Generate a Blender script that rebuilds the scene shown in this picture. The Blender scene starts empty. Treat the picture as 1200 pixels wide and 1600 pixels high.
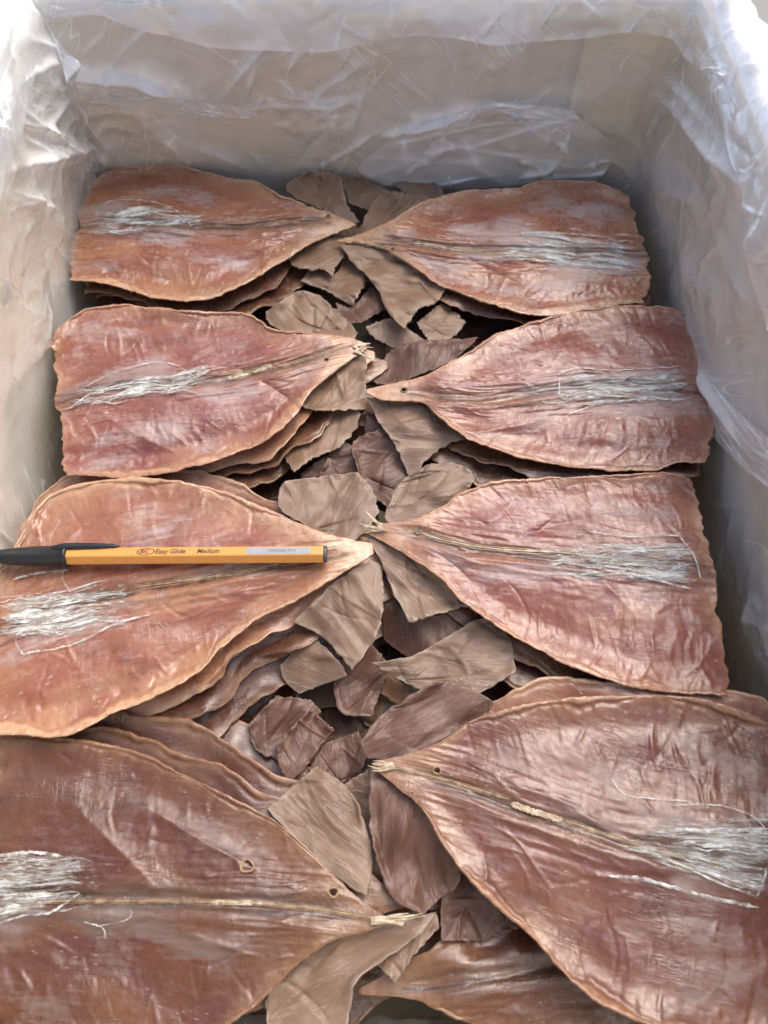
import bpy, math, random
import numpy as np
from itertools import combinations
from mathutils import Vector, Matrix

# ------------------------------------------------------------------ camera
SC = bpy.context.scene
COL = SC.collection
PITCH = math.radians(63.0)
CAMZ = 0.314
FPX = 1200.0
cd = bpy.data.cameras.new('camera')
cam = bpy.data.objects.new('camera', cd)
COL.objects.link(cam)
cam.location = (0, 0, CAMZ)
cam.rotation_euler = (math.radians(90) - PITCH, 0, 0)
cd.sensor_fit = 'VERTICAL'
cd.sensor_height = 24.0
cd.lens = 18.0
cd.clip_start = 0.005
cd.clip_end = 200
cd.dof.use_dof = True
cd.dof.focus_distance = 0.345
cd.dof.aperture_fstop = 7.5
SC.camera = cam

# ------------------------------------------------------------------ sky, sun, exposure
SUN_EL, SUN_AZ = math.radians(55), math.radians(38)   # azimuth clockwise from +Y (away from the viewer)
w = bpy.data.worlds.new('World')
SC.world = w
w.use_nodes = True
wn = w.node_tree
wn.nodes.clear()
sky = wn.nodes.new('ShaderNodeTexSky')
sky.sky_type = 'NISHITA'
sky.sun_disc = False
sky.sun_elevation = SUN_EL
sky.sun_rotation = SUN_AZ
sky.air_density = 0.55
sky.dust_density = 4.0
bg = wn.nodes.new('ShaderNodeBackground')
bg.inputs['Strength'].default_value = 0.15
wo = wn.nodes.new('ShaderNodeOutputWorld')
wn.links.new(sky.outputs[0], bg.inputs[0])
wn.links.new(bg.outputs[0], wo.inputs[0])
sl = bpy.data.lights.new('sun', 'SUN')
sl.energy = 0.5
sl.angle = math.radians(55)
sl.color = (1.0, 0.965, 0.88)
sun = bpy.data.objects.new('sun', sl)
COL.objects.link(sun)
sd = Vector((math.sin(SUN_AZ) * math.cos(SUN_EL), math.cos(SUN_AZ) * math.cos(SUN_EL), math.sin(SUN_EL)))
sun.rotation_euler = sd.to_track_quat('Z', 'Y').to_euler()
SC.view_settings.view_transform = 'Standard'
SC.view_settings.look = 'None'
SC.view_settings.exposure = 1.22
SC.view_settings.gamma = 1.0
SC.cycles.max_bounces = 8
SC.cycles.transparent_max_bounces = 16

# ------------------------------------------------------------------ maths helpers
def smooth(a, b, x):
    t = np.clip((x - a) / (b - a), 0, 1)
    return t * t * (3 - 2 * t)

def perlin(x, y, seed=0):
    r = np.random.RandomState(seed)
    perm = r.permutation(256)
    ang = r.rand(256) * 2 * np.pi
    gx, gy = np.cos(ang), np.sin(ang)
    xi, yi = np.floor(x).astype(int), np.floor(y).astype(int)
    xf, yf = x - xi, y - yi
    u = xf * xf * xf * (xf * (xf * 6 - 15) + 10)
    v = yf * yf * yf * (yf * (yf * 6 - 15) + 10)
    def g(ix, iy, fx, fy):
        h = perm[(perm[ix & 255] + iy) & 255]
        return gx[h] * fx + gy[h] * fy
    a = g(xi, yi, xf, yf); b = g(xi + 1, yi, xf - 1, yf)
    c = g(xi, yi + 1, xf, yf - 1); d = g(xi + 1, yi + 1, xf - 1, yf - 1)
    return (a + u * (b - a)) * (1 - v) + (c + u * (d - c)) * v

def fbm(x, y, seed=0, o=4, gain=0.5):
    s = 0; a = 1.0
    for k in range(o):
        s = s + a * perlin(x * 2 ** k, y * 2 ** k, seed + k * 17)
        a *= gain
    return s

def ridged(x, y, seed=0, o=3):
    s = 0; a = 1.0
    for k in range(o):
        s = s + a * (1 - 2.2 * np.abs(perlin(x * 2 ** k, y * 2 ** k, seed + k * 13)))
        a *= 0.5
    return s

def voro(x, y, seed=0):
    """distances to the nearest and second nearest jittered point: facets with sharp borders"""
    r = np.random.RandomState(seed); jx = r.rand(64, 64); jy = r.rand(64, 64)
    xi, yi = np.floor(x).astype(int), np.floor(y).astype(int)
    f1 = np.full(x.shape, 9.0); f2 = f1.copy()
    for a in (-1, 0, 1):
        for b in (-1, 0, 1):
            cx, cy = xi + a, yi + b
            d = np.hypot(cx + jx[cx & 63, cy & 63] - x, cy + jy[cx & 63, cy & 63] - y)
            f2 = np.minimum(f2, np.maximum(f1, d)); f1 = np.minimum(f1, d)
    return f1, f2

def spline(pts, n):
    """Catmull-Rom through pts, resampled to n points of equal arc length"""
    p = np.array(pts, float)
    if len(p) == 2:
        return p[0] + (p[1] - p[0]) * np.linspace(0, 1, n)[:, None]
    q = np.vstack([2 * p[0] - p[1], p, 2 * p[-1] - p[-2]])
    out = []
    for i in range(1, len(q) - 2):
        t = np.linspace(0, 1, 16, endpoint=False)[:, None]
        a, b, c, d = q[i - 1], q[i], q[i + 1], q[i + 2]
        out.append(0.5 * (2 * b + (c - a) * t + (2 * a - 5 * b + 4 * c - d) * t ** 2 + (3 * b - a - 3 * c + d) * t ** 3))
    out.append(p[-1:])
    o = np.vstack(out)
    L = np.concatenate([[0], np.cumsum(np.linalg.norm(np.diff(o, axis=0), axis=1))])
    s = np.linspace(0, L[-1], n)
    return np.stack([np.interp(s, L, o[:, k]) for k in range(o.shape[1])], 1)

FW = np.array([0, math.cos(PITCH), -math.sin(PITCH)])
UPV = np.array([0, math.sin(PITCH), math.cos(PITCH)])
def rays(px, py):
    u = (np.asarray(px, float) - 600) / FPX
    v = (np.asarray(py, float) - 800) / FPX
    return np.stack([u, FW[1] - v * UPV[1], FW[2] - v * UPV[2]], -1)

def P(px, py, z):
    """the world point at height z (metres) seen along this line of sight"""
    d = rays(px, py)
    t = (np.asarray(z) - CAMZ) / d[..., 2]
    r = d * t[..., None]
    r[..., 2] += CAMZ
    return r

# ------------------------------------------------------------------ object helpers
def mesh_obj(name, verts, faces, mat, parent=None, smooth_sh=True):
    me = bpy.data.meshes.new(name)
    if isinstance(faces, np.ndarray):
        v = np.asarray(verts, np.float32)
        nf, k = faces.shape
        me.vertices.add(len(v)); me.vertices.foreach_set('co', v.ravel())
        me.loops.add(nf * k); me.loops.foreach_set('vertex_index', faces.astype(np.int32).ravel())
        me.polygons.add(nf)
        me.polygons.foreach_set('loop_start', np.arange(0, nf * k, k, dtype=np.int32))
        me.polygons.foreach_set('loop_total', np.full(nf, k, np.int32))
        me.update(calc_edges=True)
    else:
        me.from_pydata([tuple(p) for p in verts], [], faces)
    if smooth_sh:
        me.polygons.foreach_set('use_smooth', np.ones(len(me.polygons), bool))
    if mat: me.materials.append(mat)
    o = bpy.data.objects.new(name, me)
    COL.objects.link(o)
    if parent: o.parent = parent
    return o

def grid_faces(n, m, keep=None, wrap=False):
    i = np.arange(n - 1 if not wrap else n)[:, None]; j = np.arange(m - 1)[None, :]
    i2 = (i + 1) % n
    f = np.stack([i * m + j, i * m + j + 1, i2 * m + j + 1, i2 * m + j], -1).reshape(-1, 4)
    if keep is not None: f = f[keep.ravel()]
    return f

def add_attr(o, name, arr, kind='FLOAT_VECTOR'):
    a = o.data.attributes.new(name, kind, 'POINT')
    arr = np.asarray(arr, np.float32).reshape(len(o.data.vertices), -1)
    a.data.foreach_set('vector' if kind == 'FLOAT_VECTOR' else 'value', arr.ravel())

def solidify(o, th, off=-1):
    m = o.modifiers.new('thickness', 'SOLIDIFY')
    m.thickness = th; m.offset = off

def thing(name, label, cat, loc=(0, 0, 0), group=None):
    o = bpy.data.objects.new(name, None)
    COL.objects.link(o)
    o.location = loc
    o.empty_display_size = 0.01
    o['label'] = label; o['category'] = cat
    if group: o['group'] = group
    return o

# ------------------------------------------------------------------ node helpers
class NT:
    def __init__(s, name):
        s.m = bpy.data.materials.new(name); s.m.use_nodes = True
        s.t = s.m.node_tree; s.t.nodes.clear()
    def n(s, kind, **kw):
        nd = s.t.nodes.new('ShaderNode' + kind)
        for k, v in kw.items():
            if k.startswith('i_'):
                key = k[2:].replace('_', ' ')
                sock = nd.inputs[int(key)] if key.isdigit() else nd.inputs[key]
                s.set(sock, v)
            else: setattr(nd, k, v)
        return nd
    def set(s, sock, v):
        if isinstance(v, bpy.types.NodeSocket): s.t.links.new(v, sock)
        elif isinstance(v, bpy.types.Node): s.t.links.new(v.outputs[0], sock)
        else: sock.default_value = v
    def math(s, op, a, b=0.0, c=None, clamp=False):
        nd = s.t.nodes.new('ShaderNodeMath'); nd.operation = op; nd.use_clamp = clamp
        s.set(nd.inputs[0], a); s.set(nd.inputs[1], b)
        if c is not None: s.set(nd.inputs[2], c)
        return nd.outputs[0]
    def mix(s, f, a, b, blend='MIX'):
        nd = s.t.nodes.new('ShaderNodeMix'); nd.data_type = 'RGBA'; nd.blend_type = blend
        s.set(nd.inputs['Factor'], f)
        for k, v in ((6, a), (7, b)):
            if isinstance(v, tuple): v = (*v[:3], 1)
            s.set(nd.inputs[k], v)
        return nd.outputs[2]
    def ramp(s, f, a, b, lo=0.0, hi=1.0):
        nd = s.t.nodes.new('ShaderNodeMapRange'); nd.interpolation_type = 'SMOOTHSTEP'
        s.set(nd.inputs[0], f)
        for k, v in zip((1, 2, 3, 4), (a, b, lo, hi)): s.set(nd.inputs[k], v)
        return nd.outputs[0]
    def noise(s, vec, scale, detail=3, rough=0.55, dist=0.0):
        nd = s.n('TexNoise', i_Scale=scale, i_Detail=detail, i_Roughness=rough, i_Distortion=dist)
        s.set(nd.inputs['Vector'], vec)
        return nd.outputs[0]
    def mapv(s, vec, sc):
        nd = s.n('Mapping'); s.set(nd.inputs['Vector'], vec); nd.inputs['Scale'].default_value = sc
        return nd.outputs[0]
    def out(s, sh):
        o = s.n('OutputMaterial'); s.set(o.inputs[0], sh)
        return s.m

# ------------------------------------------------------------------ materials
def mat_mantle(name, brown, red, tan, bloomc):
    t = NT(name)
    mm = t.n('Attribute', attribute_name='mm').outputs['Vector']          # along / across in mm
    mk = t.n('Attribute', attribute_name='mask').outputs['Vector']
    sp = t.n('SeparateXYZ', i_0=mk)
    edge, bloom, redm = sp.outputs
    vein = t.n('SeparateXYZ', i_0=t.n('Attribute', attribute_name='vein').outputs['Vector']).outputs[0]
    big = t.noise(mm, 0.035, 4, 0.6, 0.6)
    fine = t.noise(t.mapv(mm, (0.10, 0.55, 1)), 1.0, 5, 0.65, 0.3)        # streaks along the body
    cross = t.noise(t.mapv(mm, (0.42, 0.08, 1)), 1.0, 4, 0.6, 0.8)        # streaks across it
    grain = t.noise(mm, 0.42, 2, 0.5)
    def lines(sc, wdt, lo, hi, dist=0.8):
        n = t.noise(t.mapv(mm, sc), 1.0, 2.5, 0.5, dist)
        l = t.ramp(t.math('ABSOLUTE', t.math('SUBTRACT', n, 0.5)), 0.0, wdt, 1, 0)
        return t.math('MULTIPLY', l, t.ramp(t.noise(t.mapv(mm, (0.045, 0.06, 1)), 1.0, 3, 0.55), lo, hi))
    w1 = lines((0.20, 0.06, 1), 0.075, 0.52, 0.68)                         # crisp little wrinkles across
    w2 = lines((0.04, 0.24, 1), 0.075, 0.5, 0.66)                         # and along
    w3 = lines((0.35, 0.28, 1), 0.08, 0.52, 0.66, 1.5)
    wr = t.math('ADD', w1, t.math('ADD', w2, t.math('MULTIPLY', w3, 0.5)), clamp=True)
    c = t.mix(t.math('ADD', redm, t.math('MULTIPLY_ADD', big, 1.6, -0.8), clamp=True), brown, red)
    dark = tuple(x * k for x, k in zip(red, (0.42, 0.34, 0.32)))
    c = t.mix(t.ramp(t.noise(t.mapv(mm, (0.028, 0.06, 1)), 1.0, 5, 0.62, 1.0), 0.48, 0.74, 0, 0.6), c, dark)
    c = t.mix(t.ramp(cross, 0.55, 0.85, 0, 0.12), c, dark)
    c = t.mix(t.ramp(fine, 0.55, 0.8, 0, 0.3), c, tan)
    c = t.mix(t.math('MULTIPLY', edge, t.ramp(t.noise(mm, 0.35, 4, 0.6), 0.3, 0.65, 0.55, 1.0), clamp=True), c, tan)
    bl = t.math('ADD', bloom, t.math('MULTIPLY_ADD', fine, 1.2, -0.6))
    bl = t.math('ADD', bl, t.math('MULTIPLY_ADD', grain, 0.35, -0.175))
    bl = t.ramp(bl, 0.34, 0.92, 0, 0.75)
    c = t.mix(bl, c, bloomc)
    c = t.mix(t.math('MULTIPLY', wr, 0.16), c, tuple(min(x * 1.15, 1) for x in bloomc))
    c = t.mix(t.math('MULTIPLY', vein, t.ramp(fine, 0.35, 0.6, 0.25, 0.95), clamp=True), c, (0.055, 0.032, 0.022))
    # scattered tiny pale scales
    vo = t.n('TexVoronoi', feature='F1', i_Scale=0.33); t.set(vo.inputs['Vector'], t.mapv(mm, (0.6, 1.5, 1)))
    speck = t.math('MULTIPLY', t.ramp(vo.outputs[0], 0.10, 0.2, 1, 0), t.ramp(big, 0.5, 0.62))
    c = t.mix(t.math('MULTIPLY', speck, 0.7), c, tuple(x * 1.4 for x in bloomc))
    h = t.math('ADD', t.math('MULTIPLY', fine, 0.35), t.math('MULTIPLY', cross, 0.2))
    h = t.math('ADD', h, t.math('MULTIPLY', grain, 0.09))
    h = t.math('ADD', h, t.math('MULTIPLY', speck, 0.4))
    h = t.math('ADD', h, t.math('MULTIPLY', wr, 0.32))
    b = t.n('Bump', i_Strength=0.6, i_Distance=0.0006, i_Height=h)
    rough = t.math('ADD', t.ramp(grain, 0.3, 0.7, 0.22, 0.36), t.math('MULTIPLY', bl, 0.25))
    p = t.n('BsdfPrincipled', i_Base_Color=c, i_Roughness=rough, i_Normal=b)
    p.inputs['Specular IOR Level'].default_value = 0.65
    p.inputs['Subsurface Weight'].default_value = 0.4
    p.inputs['Subsurface Radius'].default_value = (1.0, 0.45, 0.28)
    p.inputs['Subsurface Scale'].default_value = 0.0028
    return t.out(p)

def mat_fin(name, base, dark, pale):
    t = NT(name)
    mm = t.n('Attribute', attribute_name='mm').outputs['Vector']
    edge = t.n('SeparateXYZ', i_0=t.n('Attribute', attribute_name='mask').outputs['Vector']).outputs[0]
    big = t.noise(mm, 0.06, 4, 0.6, 0.5)
    st = t.noise(t.mapv(mm, (0.16, 1.0, 1)), 0.8, 5, 0.65, 0.4)
    grain = t.noise(mm, 1.3, 3)
    rn = t.noise(t.mapv(mm, (0.05, 0.42, 1)), 1.0, 2.5, 0.5, 0.6)
    rib = t.math('MULTIPLY', t.ramp(t.math('ABSOLUTE', t.math('SUBTRACT', rn, 0.5)), 0.0, 0.04, 1, 0), t.ramp(t.noise(mm, 0.05, 2), 0.42, 0.6))
    c = t.mix(t.ramp(big, 0.35, 0.68), base, dark)
    c = t.mix(t.math('MULTIPLY', rib, 0.5), c, pale)
    c = t.mix(t.ramp(st, 0.45, 0.85, 0, 0.4), c, pale)
    c = t.mix(t.ramp(t.noise(mm, 0.1, 5, 0.6), 0.56, 0.75, 0, 0.45), c, (0.26, 0.21, 0.19))
    c = t.mix(t.math('MULTIPLY', edge, 0.85), c, pale)
    h = t.math('ADD', t.math('MULTIPLY_ADD', rib, 0.6, t.math('MULTIPLY', st, 0.8)), t.math('MULTIPLY', grain, 0.25))
    b = t.n('Bump', i_Strength=0.6, i_Distance=0.0005, i_Height=h)
    p = t.n('BsdfPrincipled', i_Base_Color=c, i_Roughness=t.ramp(grain, 0.3, 0.7, 0.3, 0.45), i_Normal=b)
    p.inputs['Specular IOR Level'].default_value = 0.55
    tr = t.n('BsdfTranslucent', i_Color=t.mix(1.0, c, (1.0, 0.8, 0.6), 'MULTIPLY'))
    mx = t.n('MixShader', i_0=0.3, i_1=p.outputs[0], i_2=tr.outputs[0])
    return t.out(mx)

def mat_membrane(name='white_membrane', film=False):
    t = NT(name)
    co = t.n('TexCoord').outputs['Object']
    n = t.noise(co, 260, 4, 0.6)
    c = t.mix(t.ramp(n, 0.4, 0.75), (0.64, 0.68, 0.665), (0.44, 0.42, 0.33))
    p = t.n('BsdfPrincipled', i_Base_Color=c, i_Roughness=0.33)
    p.inputs['Specular IOR Level'].default_value = 0.6
    tr = t.n('BsdfTransparent')
    if film:
        mm = t.n('Attribute', attribute_name='mm').outputs['Vector']
        sx = t.n('SeparateXYZ', i_0=mm)
        a = t.noise(t.mapv(mm, (0.04, 0.42, 1)), 1.0, 6, 0.72, 1.0)
        b = t.noise(mm, 0.10, 3)
        rim = t.n('SeparateXYZ', i_0=t.n('Attribute', attribute_name='rim').outputs['Vector']).outputs[0]
        q = t.math('ADD', t.math('ADD', a, t.math('MULTIPLY_ADD', b, 0.6, -0.3)), t.math('MULTIPLY', rim, -0.36))
        ln = t.ramp(t.math('ABSOLUTE', t.math('SUBTRACT', t.noise(t.mapv(mm, (0.03, 0.28, 1)), 1.0, 3, 0.5, 0.9), 0.5)), 0.0, 0.03, 1, 0)
        ln2 = t.ramp(t.math('ABSOLUTE', t.math('SUBTRACT', t.noise(t.mapv(mm, (0.05, 0.16, 1)), 1.0, 4, 0.6, 0.6), 0.5)), 0.0, 0.022, 1, 0)
        ln = t.math('MAXIMUM', ln, t.math('MULTIPLY', ln2, 0.8))
        body_ = t.math('MAXIMUM', t.ramp(q, 0.38, 0.45, 0.0, 0.28), t.ramp(q, 0.47, 0.57, 0.0, 0.88))
        f = t.math('MAXIMUM', body_, t.math('MULTIPLY', t.math('MULTIPLY', ln, t.ramp(q, 0.3, 0.42)), 0.85))
        t.set(p.inputs['Normal'], t.n('Bump', i_Strength=0.7, i_Distance=0.0007, i_Height=t.math('ADD', a, t.math('MULTIPLY', ln, 0.4))))
    else:
        f = t.ramp(t.noise(co, 220, 3, 0.6), 0.32, 0.66, 0.12, 0.85)
    return t.out(t.n('MixShader', i_0=f, i_1=tr.outputs[0], i_2=p.outputs[0]))

def mat_rib(name, a, b_):
    t = NT(name)
    co = t.n('TexCoord').outputs['Object']
    n = t.noise(co, 300, 4, 0.6)
    c = t.mix(t.ramp(n, 0.35, 0.65), a, b_)
    b = t.n('Bump', i_Strength=0.5, i_Distance=0.0004, i_Height=n)
    return t.out(t.n('BsdfPrincipled', i_Base_Color=c, i_Roughness=0.42, i_Normal=b))

def mat_plain(name, col, rough=0.4, spec=0.5, var=0.0, scale=200, bump=0.0):
    t = NT(name)
    co = t.n('TexCoord').outputs['Object']
    n = t.noise(co, scale, 4, 0.6)
    c = t.mix(t.math('MULTIPLY', n, var), col, tuple(x * 0.45 for x in col))
    p = t.n('BsdfPrincipled', i_Base_Color=c, i_Roughness=t.ramp(n, 0.3, 0.7, rough * 0.85, rough * 1.2))
    p.inputs['Specular IOR Level'].default_value = spec
    if bump: t.set(p.inputs['Normal'], t.n('Bump', i_Strength=0.4, i_Distance=bump, i_Height=n))
    return t.out(p)

def mat_film(name, cover, tint=(0.92, 0.93, 0.895)):
    t = NT(name)
    co = t.n('TexCoord').outputs['Object']
    fold = t.n('SeparateXYZ', i_0=t.n('Attribute', attribute_name='fold').outputs['Vector']).outputs[0]
    uv = t.n('Attribute', attribute_name='film').outputs['Vector']            # along / down the film in mm
    def streaks(rot, sx, sy, wdt, sd):
        mp = t.n('Mapping'); t.set(mp.inputs['Vector'], uv)
        mp.inputs['Rotation'].default_value = (0, 0, rot); mp.inputs['Location'].default_value = (sd * 31, sd * 17, sd)
        m2 = t.mapv(mp.outputs[0], (sx, sy, 1))
        n = t.noise(m2, 1.0, 1.0, 0.4, 0.2)
        ln = t.ramp(t.math('ABSOLUTE', t.math('SUBTRACT', n, 0.5)), 0.0, wdt, 1, 0)
        mk = t.ramp(t.noise(mp.outputs[0], 0.018, 2, 0.5), 0.52, 0.66)
        return t.math('MULTIPLY', ln, mk), t.math('ABSOLUTE', t.math('SUBTRACT', n, 0.5))
    s1, h1 = streaks(0.95, 0.011, 0.09, 0.013, 1)
    s2, h2 = streaks(-0.8, 0.010, 0.085, 0.013, 2)
    s3, h3 = streaks(0.35, 0.05, 0.12, 0.012, 3)
    st = t.math('ADD', s1, t.math('ADD', s2, t.math('MULTIPLY', s3, 0.0)), clamp=True)
    n1 = t.noise(uv, 0.035, 3, 0.5, 1.2)
    patch = t.ramp(t.noise(t.mapv(uv, (0.009, 0.016, 1)), 1.0, 3, 0.5, 1.0), 0.40, 0.62)   # loose, milky areas against clinging clear ones
    b = t.n('Bump', i_Strength=0.3, i_Distance=0.003, i_Height=t.math('ADD', n1, t.math('MULTIPLY', st, 0.35)))
    d = t.n('BsdfDiffuse', i_Color=(*tint, 1))
    tl = t.n('BsdfTranslucent', i_Color=(*tint, 1))
    body = t.n('MixShader', i_0=0.3, i_1=d.outputs[0], i_2=tl.outputs[0])
    gl = t.n('BsdfGlossy', i_Color=(1, 1, 1, 1), i_Roughness=0.09, i_Normal=b)
    tp = t.n('BsdfTransparent', i_Color=(0.98, 0.985, 0.99, 1))
    f = t.math('MULTIPLY_ADD', patch, 0.26, cover - 0.13)
    lw = t.n('LayerWeight', i_Blend=0.35, i_Normal=b).outputs['Facing']
    f = t.math('ADD', f, t.math('MULTIPLY', t.math('POWER', lw, 2.0), 0.2))
    f = t.math('ADD', f, t.math('MULTIPLY', fold, 0.55))
    f = t.math('ADD', f, t.math('MULTIPLY', st, 0.38), clamp=True)
    f = t.math('MINIMUM', f, 0.93)
    m1 = t.n('MixShader', i_0=f, i_1=tp.outputs[0], i_2=body.outputs[0])
    fr = t.n('Fresnel', i_IOR=1.5, i_Normal=b)
    g = t.math('MINIMUM', t.math('MULTIPLY_ADD', fr.outputs[0], 1.1, 0.02), 0.33)
    return t.out(t.n('MixShader', i_0=g, i_1=m1.outputs[0], i_2=gl.outputs[0]))

def mat_card():
    t = NT('kraft_cardboard')
    co = t.n('TexCoord').outputs['Object']
    n = t.noise(t.mapv(co, (1, 1, 0.15)), 160, 5, 0.65)
    n2 = t.noise(co, 9, 4, 0.6)
    c = t.mix(t.ramp(n, 0.3, 0.7), (0.76, 0.67, 0.52), (0.69, 0.60, 0.455))
    c = t.mix(t.ramp(n2, 0.4, 0.7, 0, 0.35), c, (0.78, 0.70, 0.56))
    b = t.n('Bump', i_Strength=0.2, i_Distance=0.0005, i_Height=n)
    return t.out(t.n('BsdfPrincipled', i_Base_Color=c, i_Roughness=0.85, i_Normal=b))

M_A = mat_mantle('squid_skin_amber', (0.305, 0.130, 0.066), (0.245, 0.085, 0.055), (0.50, 0.325, 0.195), (0.40, 0.325, 0.305))
M_B = mat_mantle('squid_skin_pink', (0.245, 0.092, 0.060), (0.205, 0.064, 0.050), (0.46, 0.275, 0.165), (0.36, 0.275, 0.262))
M_E = mat_mantle('squid_skin_pink_shaded', (0.155, 0.057, 0.032), (0.126, 0.038, 0.027), (0.302, 0.168, 0.092), (0.244, 0.181, 0.168))  # pink skin darkened: dimness of the near end put into the colour
M_D = mat_mantle('squid_skin_dark_shaded', (0.113, 0.040, 0.018), (0.091, 0.027, 0.016), (0.227, 0.122, 0.057), (0.164, 0.122, 0.109))  # darker skin, partly painted-in shade for the near end and the deep layer
M_C = mat_mantle('squid_skin_under_shaded', (0.091, 0.034, 0.018), (0.071, 0.021, 0.015), (0.249, 0.140, 0.074), (0.117, 0.087, 0.084))  # lower layers: shade of the gaps painted into the skin tone
FIN = [mat_fin('fin_skin_tan', (0.33, 0.215, 0.135), (0.25, 0.145, 0.088), (0.46, 0.35, 0.25)),
       mat_fin('fin_skin_grey', (0.30, 0.20, 0.135), (0.225, 0.135, 0.088), (0.43, 0.335, 0.255)),
       mat_fin('fin_skin_mauve', (0.175, 0.088, 0.060), (0.12, 0.056, 0.038), (0.29, 0.195, 0.15)),
       mat_fin('fin_skin_amber', (0.27, 0.13, 0.055), (0.19, 0.085, 0.04), (0.37, 0.245, 0.14))]
M_MEM = mat_membrane()
M_MEMF = mat_membrane('membrane_film', True)
M_RIB = mat_rib('midrib_horn', (0.36, 0.25, 0.135), (0.15, 0.09, 0.05))
M_RIBW = mat_rib('midrib_white', (0.50, 0.44, 0.32), (0.30, 0.21, 0.12))
M_RING = mat_rib('sucker_ring', (0.40, 0.28, 0.15), (0.26, 0.17, 0.09))
M_FILM = mat_film('clear_film', 0.31)
M_FILM2 = mat_film('milky_film', 0.42)
M_CARD = mat_card()

# ------------------------------------------------------------------ the setting
gv = [(-40, -40, -0.13), (40, -40, -0.13), (40, 40, -0.13), (-40, 40, -0.13)]
g = mesh_obj('ground', gv, [(0, 1, 2, 3)], mat_plain('concrete_floor', (0.30, 0.29, 0.27), 0.8, 0.3, 0.5, 6), None, False)
g['kind'] = 'structure'

# inner corners of the box (liner line), counter-clockwise from front left
BXC = [(-0.168, -0.046), (0.176, -0.046), (0.154, 0.392), (-0.176, 0.392)]
RIM = 0.097
FLOOR = -0.12
TH = 0.005
def box_builder():
    root = thing('cardboard_box', 'open brown cardboard carton holding the liner bag and the squid', 'box', (0, 0.17, FLOOR))
    def off(c, d):
        cx, cy = 0, 0.17
        return (c[0] + math.copysign(d, c[0] - cx), c[1] + math.copysign(d, c[1] - cy))
    inn = [off(c, 0.0015) for c in BXC]; out = [off(c, 0.0015 + TH) for c in BXC]
    def part(name, bot, z0, z1):
        v = [(x, y - 0.17, z - FLOOR) for z in (z0, z1) for x, y in bot]
        n = len(bot)
        f = [tuple(range(n))[::-1], tuple(range(n, 2 * n))] + [(i, (i + 1) % n, n + (i + 1) % n, n + i) for i in range(n)]
        o = mesh_obj(name, v, f, M_CARD, root, False)
        bv = o.modifiers.new('soft', 'BEVEL'); bv.width = 0.001; bv.segments = 2
        return o
    part('bottom', out, FLOOR - 0.006, FLOOR)
    for i in range(4):
        j = (i + 1) % 4
        a, b, c, d = inn[i], inn[j], out[j], out[i]
        part('side_wall', [a, b, c, d], FLOOR + 0.0005, RIM - 0.004)
    # the four top flaps, thrown open: the near one, out of view, is raised to shade the front; the others lean outwards
    for i, (ang, ln) in enumerate(((14, 0.16), (120, 0.15), (128, 0.13), (125, 0.15))):
        j = (i + 1) % 4
        a = np.array(out[i]); b = np.array(out[j])
        e = (b - a) / np.linalg.norm(b - a)
        nrm = np.array([e[1], -e[0]])
        A, Bp = a + e * 0.006, b - e * 0.006
        ar = math.radians(ang)
        dv = np.array([nrm[0] * math.sin(ar), nrm[1] * math.sin(ar), math.cos(ar)])
        tv = np.array([-nrm[0] * math.cos(ar), -nrm[1] * math.cos(ar), math.sin(ar)]) * 0.004
        base = [np.array([*A, RIM - 0.002]), np.array([*Bp, RIM - 0.002])]
        quad = [base[0], base[1], base[1] + dv * ln, base[0] + dv * ln]
        v = [q - np.array([0, 0.17, FLOOR]) for q in quad] + [q + tv - np.array([0, 0.17, FLOOR]) for q in quad]
        f = [(0, 1, 2, 3), (7, 6, 5, 4), (0, 4, 5, 1), (1, 5, 6, 2), (2, 6, 7, 3), (3, 7, 4, 0)]
        o = mesh_obj('flap', v, f, M_CARD, root, False)
    # cream coloured strip down the far wall inside, near the right corner
    a = np.array(BXC[3]); b = np.array(BXC[2]); e = (b - a) / np.linalg.norm(b - a); nn = np.array([e[1], -e[0]])
    p0, p1 = a + e * (np.linalg.norm(b - a) - 0.052), a + e * (np.linalg.norm(b - a) - 0.014)
    q = [p0, p1]; vv = []
    for dd in (-0.0012, -0.0008):
        for z_ in (0.022, RIM - 0.006):
            for p_ in q: vv.append((p_[0] - nn[0] * dd, p_[1] - nn[1] * dd - 0.17, z_ - FLOOR))
    mesh_obj('cream_strip', vv, [(0, 1, 3, 2), (4, 6, 7, 5), (0, 4, 5, 1), (2, 3, 7, 6), (0, 2, 6, 4), (1, 5, 7, 3)], mat_plain('cream_plain', (0.80, 0.70, 0.48), 0.35, 0.5, 0.1, 60), root, False)
    return root
BOX = box_builder()

# ------------------------------------------------------------------ plastic liner bag
def tent(d, w):
    return np.exp(-np.abs(d) / w)

def crease_field(A, B, creases):
    z = np.zeros_like(A)
    for (a0, b0, ang, ln, wd, amp, cv) in creases:
        ca, sa = math.cos(ang), math.sin(ang)
        l = (A - a0) * ca + (B - b0) * sa
        d = -(A - a0) * sa + (B - b0) * ca + cv * l * l
        env = np.clip(1 - (l / ln) ** 2, 0, 1) ** 1.5
        z += amp * env * tent(d, wd * (0.5 + 0.5 * np.clip(l / ln + 1, 0, 2)))
    return z

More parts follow.
